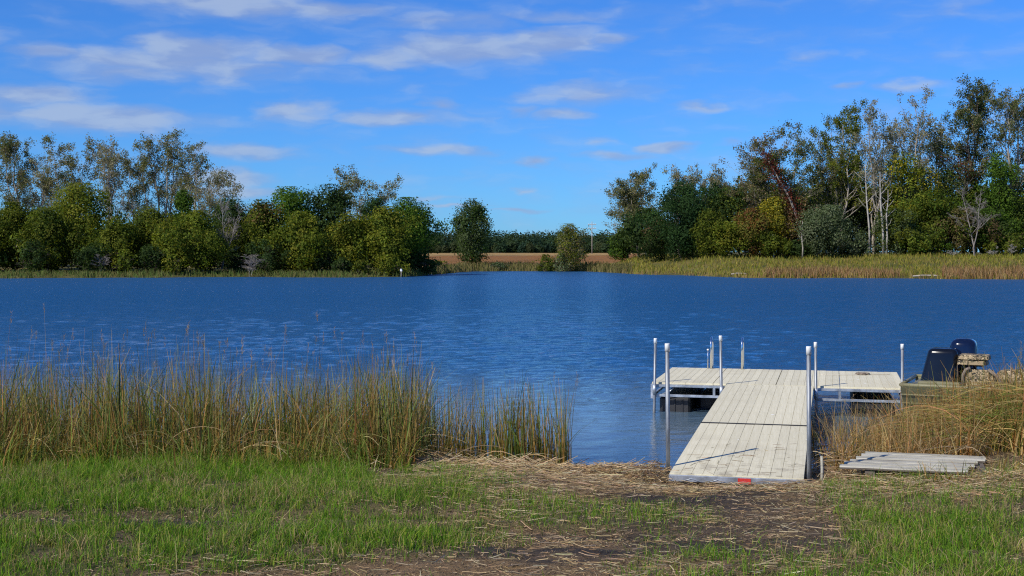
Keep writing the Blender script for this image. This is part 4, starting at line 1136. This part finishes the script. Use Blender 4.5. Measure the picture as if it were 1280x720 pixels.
M_NAVY = solid('gloss_blue_black', (0.004, 0.008, 0.028), 0.10, spec=.4, var=.1, coat=.3)
M_HULL = solid('olive_paint', (0.20, 0.185, 0.095), 0.5, c2=(.15, .135, .07), scale=5, bump=.1)
M_RED = solid('red_tape', (0.55, 0.03, 0.02), 0.55, var=.2, scale=20)
M_WOOD = solid('weathered_wood', (0.50, 0.47, 0.38), 0.85, c2=(0.29, 0.265, 0.20), scale=2.2, bump=.6, bscale=14, stretch=(1.2, 14, 14))
M_WOODD = solid('damp_wood_gap_shade', (0.11, 0.09, 0.07), 0.9, var=.3, bump=.4)  # bearer wood, also the painted gap shade on the board edges
M_ROPE = solid('rope', (0.50, 0.46, 0.38), 0.9, var=.2, scale=40, bump=.6, bscale=120)
M_POLEW = solid('pole_wood', (0.34, 0.30, 0.26), 0.9, var=.2)
M_TRIM = solid('tan_trim', (0.22, 0.17, 0.13), 0.8, var=.2)
def camo():
    m, T = new_mat('camouflage_fabric')
    tc = T.node('ShaderNodeTexCoord')
    v = tc.outputs['Object']
    v2 = T.vec('ADD', T.vec('MULTIPLY', v, (9, 9, 17)), T.vec('MULTIPLY', T.node('ShaderNodeTexNoise', {'Vector': v, 'Scale': 7.0}).outputs[1], (5, 5, 5)))
    a = T.noise(v2, 1.0, 3, .6, 1.5); b = T.noise(T.vec('ADD', v2, (31, 7, 3)), 1.2, 3, .6, 2.0); c0 = T.noise(T.vec('ADD', v2, (3, 71, 13)), .8, 2, .5, 1.0)
    c = T.mix(T.ramp(a, .46, .52), (.05, .045, .02), (.30, .22, .12))
    c = T.mix(T.ramp(b, .55, .60), c, (.50, .38, .22))
    c = T.mix(T.ramp(c0, .56, .60), c, (.02, .018, .014))
    bs = T.node('ShaderNodeBsdfPrincipled', {'Base Color': c, 'Roughness': .8})
    T.l.new(bs.outputs[0], T.out.inputs[0])
    return m
M_CAMO = camo()

# ------------------------------------------------------------------ dock
DA = -R(14)
DO = Vector((1.44, 11.71, 0))
dock = thing('dock', DO, 'pale composite dock with a sloping ramp and a wide T platform on steel posts', 'dock', rz=DA)
def plank_mesh(L, wd=.094, th=.028):
    b = .0030; h = wd / 2
    prof = [(-h, 0), (h, 0), (h, th - b * 1.6), (h - b * .6, th), (-h + b * .6, th), (-h, th - b * 1.6)]
    mb = MB(); n = 6
    vs = [(x, 0, z) for x, z in prof] + [(x, L, z) for x, z in prof]
    fs = [tuple(range(n)), tuple(range(2 * n - 1, n - 1, -1))] + [(i, i + n, (i + 1) % n + n, (i + 1) % n) for i in range(n)]
    mb.add(vs, fs)
    return mb.mesh('plank', M_DECK)
def section(u0, u1, v0, v1, z0, z1, npl, parent, chan=.12):
    L = math.hypot(v1 - v0, z1 - z0) - .012
    wd = (u1 - u0) / npl
    fm = MB()
    W = u1 - u0
    fm.box(.004, .034, .004, L - .004, -chan, -.031, .003); fm.box(W - .034, W - .004, .004, L - .004, -chan, -.031, .003)
    fm.box(.036, W - .036, .006, .03, -chan, -.031); fm.box(.036, W - .036, L - .03, L - .006, -chan, -.031)
    k = max(2, int(L / .8))
    for i in range(1, k): fm.box(.036, W - .036, L * i / k - .02, L * i / k + .02, -chan + .01, -.031)
    s = fm.build('deck_section', M_GALV, parent, (u0, v0, z0), (math.atan2(z1 - z0, v1 - v0), 0, 0))
    pm = plank_mesh(L, wd - .0004)
    for i in range(npl):
        p = link('plank', pm, s, (wd * (i + .5), random.uniform(-.001, .001), -.028 + random.uniform(-.0012, .0012)))
    return s
Z0, Z1, Z2 = .28, .36, .43
V1, V2, V3 = 2.92, 6.64, 9.07
section(0, 1.2, 0, V1, Z0, Z1, 12, dock, .07)
section(0, 1.2, V1 + .022, V2 - .004, Z1, Z2, 12, dock)
UL, UR = -1.07, 2.43
sw_ = (UR - UL) / 4
for i in range(4):
    section(UL + sw_ * i + .004, UL + sw_ * (i + 1) - .004, V2 + .02, V3, Z2, Z2, 9, dock, .07)
# front edge of the ramp with its red tape
MB().box(-.004, 1.204, -.030, -.003, Z0 - .072, Z0 - .012, .004).build('ramp_end_plate', M_GALV, dock)
MB().box(.62, .735, -.036, -.0305, Z0 - .068, Z0 - .018).build('red_marker', M_RED, dock)
for i in range(5):
    MB().tube([(.12 + .24 * i, -.034, Z0 - .066), (.20 + .24 * i, -.034, Z0 - .04), (.28 + .24 * i, -.034, Z0 - .066)], .0025, 5).build('weld_rod', M_GALV, dock)
MB().box(.0, 1.2, V1 - .004, V1 + .018, Z1 - .05, Z1 + .009).build('hinge_bar', M_BLACKP, dock)
# platform truss: upper rail, lower rail, struts
fv = V2 - .028
for (a, b_) in ((UL, -.035), (1.235, UR)):
    MB().box(a, b_, fv, fv + .04, .365, .402, .004).build('upper_rail', M_GALV, dock)
    MB().box(a, b_, fv, fv + .036, .225, .262, .004).build('lower_rail', M_GALV, dock)
for u in (UL + .012, UL + sw_, UL + sw_ * 3 - .02, UR - .04):
    MB().box(u, u + .034, fv + .002, fv + .034, .262, .365).build('strut', M_GALV, dock)
for u in (UL, UR - .036):
    MB().box(u, u + .036, fv + .042, V3, .365, .4, .004).build('upper_rail', M_GALV, dock)
    MB().box(u, u + .036, fv + .042, V3, .225, .262, .004).build('lower_rail', M_GALV, dock)
MB().box(UL, UR, V3 - .0, V3 + .03, .34, .40, .004).build('back_rail', M_GALV, dock)
MB().tube([(UL + .12, fv + .05, .25), (UL + .26, fv + .05, .30), (UL + .32, fv + .05, .36)], .010, 6).build('brace', M_GALV, dock)
MB().box(UL - .008, UL + .045, fv - .008, fv - .001, .20, .41).build('corner_bracket', M_GALV, dock)
# floats
def float_box(u0, u1, v0, v1):
    mb = MB().box(u0, u1, v0, v1, -.22, .215, .03)
    for i in range(1, 4):
        v = u0 + (u1 - u0) * i / 4
        mb.box(v - .012, v + .012, v0 - .012, v0 + .002, -.2, .19, .004)
    return mb.build('float', M_BLACKP, dock)
float_box(UL + .10, UL + .54, V2 + .1, V3 - .1)
float_box(UL + .62, -.05 + .4, V2 + .55, V3 - .1)
float_box(1.72, 2.3, V2 + .15, V3 - .1)
# posts
def post(u, v, ztop, zbot, lean=(0, 0), sleeve=None):
    r = .0205
    h = ztop - zbot
    s = MB().tube([(0, 0, zbot), (lean[0], lean[1], ztop - .01)], r, 14).build('post', M_POST, dock, (u, v, 0))
    k = 1.0
    MB().tube([(lean[0] * (1 - .075 / h), lean[1], ztop - .075), (lean[0], lean[1], ztop - .006), (lean[0], lean[1], ztop)], [.0238, .0238, .0225], 14).build('post_cap', M_CAP, s)
    for zz in (sleeve or []):
        f = (zz - zbot) / h
        MB().tube([(lean[0] * f, lean[1] * f, zz - .07), (lean[0] * f, lean[1] * f, zz + .07)], .027, 12).build('pipe_sleeve', M_GALV, s)
        MB().box(-.012 + lean[0] * f, .012 + lean[0] * f, .012, .05, zz - .05, zz + .05).build('bracket', M_GALV, s)
    return s
def loc_uv(px, Y):                     # dock coordinates of a column at depth Y
    d = Vector((wx(px, Y), Y, 0)) - DO
    return d.x * math.cos(DA) + d.y * math.sin(DA), -d.x * math.sin(DA) + d.y * math.cos(DA)
zt = lambda py, Y: EYE + (HOR - py) / F * Y
post(-.045, .30, zt(430, 11.95), -.25, (-.012, 0))
post(1.245, .14, zt(433, 11.55), -.25, (-.006, 0))
post(UL + .03, V2 - .075, zt(423, 18.3), -.9, (.035, 0), [.33])
post(-.050, V2 - .10, zt(420, 18.0), -.9, (-.03, 0), [.33])
post(1.245, V2 - .10, zt(428, 17.7), -.9, (-.02, 0), [.33])
post(UR - .05, V2 - .075, zt(430, 17.5), -.9, (0, 0), [.33])
# ladder hoops at the lake edge
def hoop(u, parent):
    pts = [(u, V3 - .10, .43)]
    for i in range(9):
        a = math.pi * i / 8
        pts.append((u, V3 + .05 - .15 * math.cos(a), .80 + .12 * math.sin(a)))
    pts += [(u, V3 + .20, .43), (u, V3 + .2, -.5)]
    return MB().tube(pts, .0185, 12).build('hand_rail', M_POLISH, parent)
lad = MB()
for z in (-.35, -.1, .15): lad.box(.005, .465, V3 + .18, V3 + .25, z, z + .02)
u0, v0_ = loc_uv(891.5, 20.9)
ladder = lad.build('ladder', M_POLISH, dock, (u0, 0, 0))
h1 = hoop(0, ladder); h2 = hoop(.49, ladder)
MB().tube([(-.05, V3 - .10, .43), (-.05, V3 - .10, .73)], .009, 8).build('latch_rod', M_POLISH, ladder)
MB().tube([(-.05, V3 - .10, .722), (-.05, V3 - .10, .745)], .016, 8).build('latch_knob', M_CAP, ladder)

# rope on the right part of the platform and the mooring line
def world_uv(u, v, z):
    return Vector((DO.x + u * math.cos(DA) - v * math.sin(DA), DO.y + u * math.sin(DA) + v * math.cos(DA), z))
rp = []
for i in range(26):
    f = i / 25
    rp.append(world_uv(1.28 + 1.02 * f, V3 - .75 - .05 * math.sin(f * 5) + .25 * f, Z2 + .006))
rope = thing('rope', rp[0], 'thin tan rope with a small knotted coil on the right part of the dock', 'rope')
MB().tube([p - rp[0] for p in rp], .0055, 6).build('line', M_ROPE, rope)
kb = []
c = world_uv(1.28 + .62, V3 - .60, Z2 + .012)
for i in range(60):
    a = i * .62; r_ = .035 + .03 * math.sin(i * .37)
    kb.append(c - rp[0] + Vector((math.cos(a) * r_ * 1.7, math.sin(a) * r_, .018 * abs(math.sin(i * .5)))))
MB().tube(kb, .006, 6).build('coil', M_TRIM, rope)

# ------------------------------------------------------------------ boat
BH = math.atan2(-.43, .90)
BO = Vector((5.22, 17.20, 0))         # near stern corner
boat = thing('motor_boat', BO, 'olive flat-bottomed motor boat moored in the reeds behind the dock', 'boat', rz=BH)
# hull: stations along x, section in y (0 near side .. 1.5 far side)
BW, BL, BZ = 1.45, 4.3, .50
st_ = []
for i in range(13):
    f = i / 12; x = BL * f
    nar = .0 if f < .55 else .33 * ((f - .55) / .45) ** 1.6
    rise = .0 if f < .6 else .34 * ((f - .6) / .4) ** 1.7
    y0, y1 = nar, BW - nar; bi = .13
    zt_ = BZ + .06 * max(0, f - .5)
    st_.append([(x, y0, zt_), (x, y0 + .17, .22 + rise * .4), (x, y0 + bi + .2, -.12 + rise), (x, y1 - bi - .2, -.12 + rise), (x, y1 - .17, .22 + rise * .4), (x, y1, zt_),
                (x, y1 - .05, zt_), (x, y1 - .42, .08 + rise), (x, y0 + .42, .08 + rise), (x, y0 + .05, zt_)])
MB().loft(st_, False).build('hull', M_HULL, boat)
gw = MB()
for s in (0, 5): gw.tube([tuple(Vector(r[s]) + Vector((0, .025 if s == 0 else -.025, .012))) for r in st_], .026, 8)
gw.tube([(0.0, .02, BZ + .014), (0, BW - .02, BZ + .014)], .024, 8)
gw.build('gunwale', M_HULL, boat)
for k_, zz in enumerate((.14, .26, .38)):
    MB().tube([(r[0][0], r[0][1] + (.5 - zz) * .61 - .004, zz) for r in st_[:9]], .012, 6).build('rub_strake', M_HULL, boat)
MB().box(.055, 1.15, .10, BW - .10, .40, .485, .012).build('stern_deck', M_HULL, boat)
MB().box(.20, .75, .14, .30, .486, .56, .02).build('battery_box', M_HULL, boat)
MB().box(.70, .80, .08, .11, .27, .40, .01).build('side_recess', M_BLACKP, boat)
MB().box(2.9, 4.1, .38, BW - .38, .40, .49, .012).build('bow_deck', M_HULL, boat)
def rounded(cx, cy, z0, w0, d0, z1, w1, d1, rad=.05, k=5, topr=.05, shx=0.0):
    """lofted body with rounded corners and rounded top edge"""
    rings = []
    def ring(z, w_, d_, r, ox):
        pts = []
        for (sx_, sy_, a0) in ((1, 1, 0), (-1, 1, 90), (-1, -1, 180), (1, -1, 270)):
            for i in range(k):
                a = R(a0 + 90 * i / (k - 1))
                pts.append((cx + ox + sx_ * (w_ / 2 - r) + r * math.cos(a), cy + sy_ * (d_ / 2 - r) + r * math.sin(a), z))
        return pts
    n = 6
    for i in range(n + 1):
        f = i / n
        ww = w0 + (w1 - w0) * f; dd = d0 + (d1 - d0) * f
        rings.append(ring(z0 + (z1 - topr - z0) * f, ww, dd, rad, shx * f))
    for i in range(1, 5):
        a = R(90 * i / 4)
        ins = topr * (1 - math.cos(a))
        rings.append(ring(z1 - topr + topr * math.sin(a), w1 - 2 * ins, d1 - 2 * ins, max(.008, rad - ins * .5), shx))
    return MB().loft(rings)
rounded(.43, .62, .49, .50, .46, .985, .40, .34, .07, topr=.075, shx=.05).build('steering_console', M_GLOSS, boat, rot=(0, 0, 0))
mo = rounded(.70, 1.02, .66, .38, .46, 1.10, .35, .36, .10, topr=.11).build('outboard_motor', M_NAVY, boat)
rounded(.70, 1.02, .28, .24, .28, .655, .30, .36, .07, topr=.02).build('motor_leg', M_BLACKP, mo)
MB().box(.58, .82, .775, .787, .80, .83, .006).build('cowl_stripe', M_POLISH, mo)
seat = rounded(.90, .42, .865, .40, .36, .925, .39, .35, .05, topr=.03).build('folded_seat', M_CAMO, boat)
rounded(.88, .42, .795, .38, .36, .858, .37, .35, .05, topr=.03).build('seat_cushion', M_CAMO, seat)
MB().tube([(.9, .42, .485), (.9, .42, .79)], .022, 10).build('pedestal', M_BLACKP, seat)
MB().box(.78, 1.02, .32, .52, .770, .793, .005).build('seat_plate', M_BLACKP, seat)
seat2 = rounded(1.02, .18, .49, .42, .10, .745, .38, .08, .04, topr=.03, shx=-.04).build('camouflage_seat', M_CAMO, boat)
tr_ = MB()
tr_.tube([(.79, .12, .50), (.78, .12, .66), (.82, .12, .74), (.88, .12, .765)], .022, 8)
tr_.tube([(1.10, .10, .755), (1.20, .10, .68), (1.26, .10, .56), (1.30, .10, .50)], .022, 8)
tr_.build('piping', M_TRIM, seat2)
MB().box(.85, 1.25, .05, .24, .488, .53, .01).build('seat_base', M_BLACKP, seat2)
# camouflage bag lying on the far side of the seat
bag = thing('camouflage_bag', BO + Vector((math.cos(BH) * 1.42 - math.sin(BH) * .34, math.sin(BH) * 1.42 + math.cos(BH) * .34, .49)), 'rolled camouflage bag lying in the boat right of the camouflage seat', 'bag', rz=BH)
rings = []
for i in range(11):
    f = i / 10; x = -.23 + .50 * f
    rr = .125 * (1 - abs(2 * f - 1) ** 5 * .45)
    rings.append([(x, rr * 1.05 * math.cos(a) + .0, .135 + rr * (1 + .05 * math.sin(5 * a + i)) * math.sin(a)) for a in [2 * math.pi * j / 16 for j in range(16)]])
MB().loft(rings).build('bag_body', M_CAMO, bag)
MB().tube([(-.05, .135 * math.cos(a), .135 + .137 * math.sin(a)) for a in [2 * math.pi * j / 16 for j in range(17)]], .008, 6, False).build('strap', M_TRIM, bag)
# mooring line from the platform's right post to the boat
a_ = world_uv(UR - .05, V2 - .10, .38); b_ = BO + Vector((.25, -.08, .51))
mp = []
for i in range(12):
    f = i / 11; p = a_.lerp(b_, f); p.z -= .05 * math.sin(math.pi * f); mp.append(p)
ml = thing('mooring_line', a_, 'pale mooring line from the right dock post to the boat', 'rope')
MB().tube([p - a_ for p in mp], .009, 7).build('line', M_ROPE, ml)
MB().tube([(.028 * math.cos(t_), .028 * math.sin(t_), .008 * t_ - .02) for t_ in [i * .6 for i in range(28)]], .007, 6).build('hitch', M_ROPE, ml)

# ------------------------------------------------------------------ weathered slatted platform lying on the bank
PA = -R(16)
FLc = Vector((wx(1050, 11.75), 11.75, 0))
pal = thing('wooden_platform', (FLc.x, FLc.y, gz(FLc.x + .5, FLc.y - .35) - .055), 'weathered grey board platform lying on the bank before the reeds', 'platform', rz=PA)
nb = 6; D = 1.05
for i in range(nb):
    y0 = D / nb * i
    L = 1.12 + random.uniform(-.03, .03) - .0 * i
    off = .0 + .048 * i + random.uniform(-.02, .02)
    mb = MB()
    wdp = D / nb - .040
    k = 8; rings = []
    for j in range(k + 1):
        x = off + L * j / k; wv = .004 * math.sin(j * 1.3 + i); cz = .002 * math.sin(j * .9 + i * 2) + .002 * math.sin(i * 2.3)
        zt2 = .118 + cz; b2 = .013
        rings.append([(x, y0 + wv, .090 + cz), (x, y0 + wdp + wv, .090 + cz), (x, y0 + wdp + wv, zt2 - b2), (x, y0 + wdp + wv - b2, zt2 - .003), (x, y0 + wdp * .5 + wv, zt2), (x, y0 + wv + b2, zt2 - .003), (x, y0 + wv, zt2 - b2)])
    bo = mb.loft(rings, False).build('board', M_WOOD, pal, rot=(0, R(random.uniform(-.25, .25)), R(random.uniform(-.6, .6))))
    bo.data.materials.append(M_WOODD)          # edges coloured dark to paint in the shade of the gaps between boards
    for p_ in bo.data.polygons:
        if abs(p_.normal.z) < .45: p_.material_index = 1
for x in (.22, .75, 1.2):
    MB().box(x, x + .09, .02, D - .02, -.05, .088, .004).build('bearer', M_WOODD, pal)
# stakes
for (px, Y, h, lb) in [(1027, 11.9, .30, 'short grey wooden stake right of the ramp foot'), (1112, 13.0, .18, 'small stub of a stake behind the board platform')]:
    x = wx(px, Y); z = gz(x, Y)
    s = thing('wooden_stake', (x, Y, z), lb, 'stake')
    MB().tube([(0, 0, -.1), (.005, 0, h * .6), (.0, 0, h)], [.016, .015, .012], 7).build('stake_shaft', M_WOOD, s)

# ------------------------------------------------------------------ marker post, driftwood, utility pole
Y = 117.6; x = wx(501.5, Y); z = gz(x, Y)
mk = thing('marker_post', (x, Y, z), 'small post with a white head at the left waterside', 'marker')
MB().tube([(0, 0, -.1), (0, 0, .62)], .035, 8).build('post_shaft', M_POLEW, mk)
MB().box(-.10, .10, -.03, .03, .55, .78, .01).build('white_board', M_CAP, mk)
Y = 400.0; x = wx(740, Y); z = gz(x, Y); H = EYE + (HOR - 277) / F * Y - z
up = thing('utility_pole', (x, Y, z), 'wooden utility pole with two crossarms in the brown field', 'utility pole')
MB().tube([(0, 0, -.3), (0, 0, H)], [.15, .10], 8).build('shaft', M_POLEW, up)
for zz in (H - .9, H - 2.1):
    c_ = MB().box(-1.3, 1.3, -.08, .08, zz - .08, zz + .08).build('crossarm', M_POLEW, up)
    for xx in (-1.1, -.5, .5, 1.1):
        MB().tube([(xx, 0, zz + .08), (xx, 0, zz + .30)], .06, 6).build('insulator', M_CAP, c_)
# driftwood and stones at the waterline
for (px, Y, L, an, lb) in [(925, 111.0, 1.6, .1, 'pale driftwood log at the right far waterline left of the brown reeds'), (1160, 108.2, 2.6, -.05, 'pale driftwood log on the sand spit at the far right shore')]:
    Y = float(shore_far(np.array([wx(px, Y)]))[0]) + .5; x = wx(px, Y)
    d = thing('driftwood_log', (x, Y, max(gz(x, Y), 0.0)), lb, 'driftwood', rz=an)
    MB().tube([(-L / 2, 0, .08), (-L * .2, .05, .13), (L * .2, -.03, .12), (L / 2, 0, .07)], [.05, .08, .08, .04], 8).build('log', M_BARK, d)
print('LAWN', NLAWN, 'TREES', TREE_TRIS, 'TOTAL', sum(len(o.data.polygons) for o in bpy.data.objects if o.type == 'MESH'))
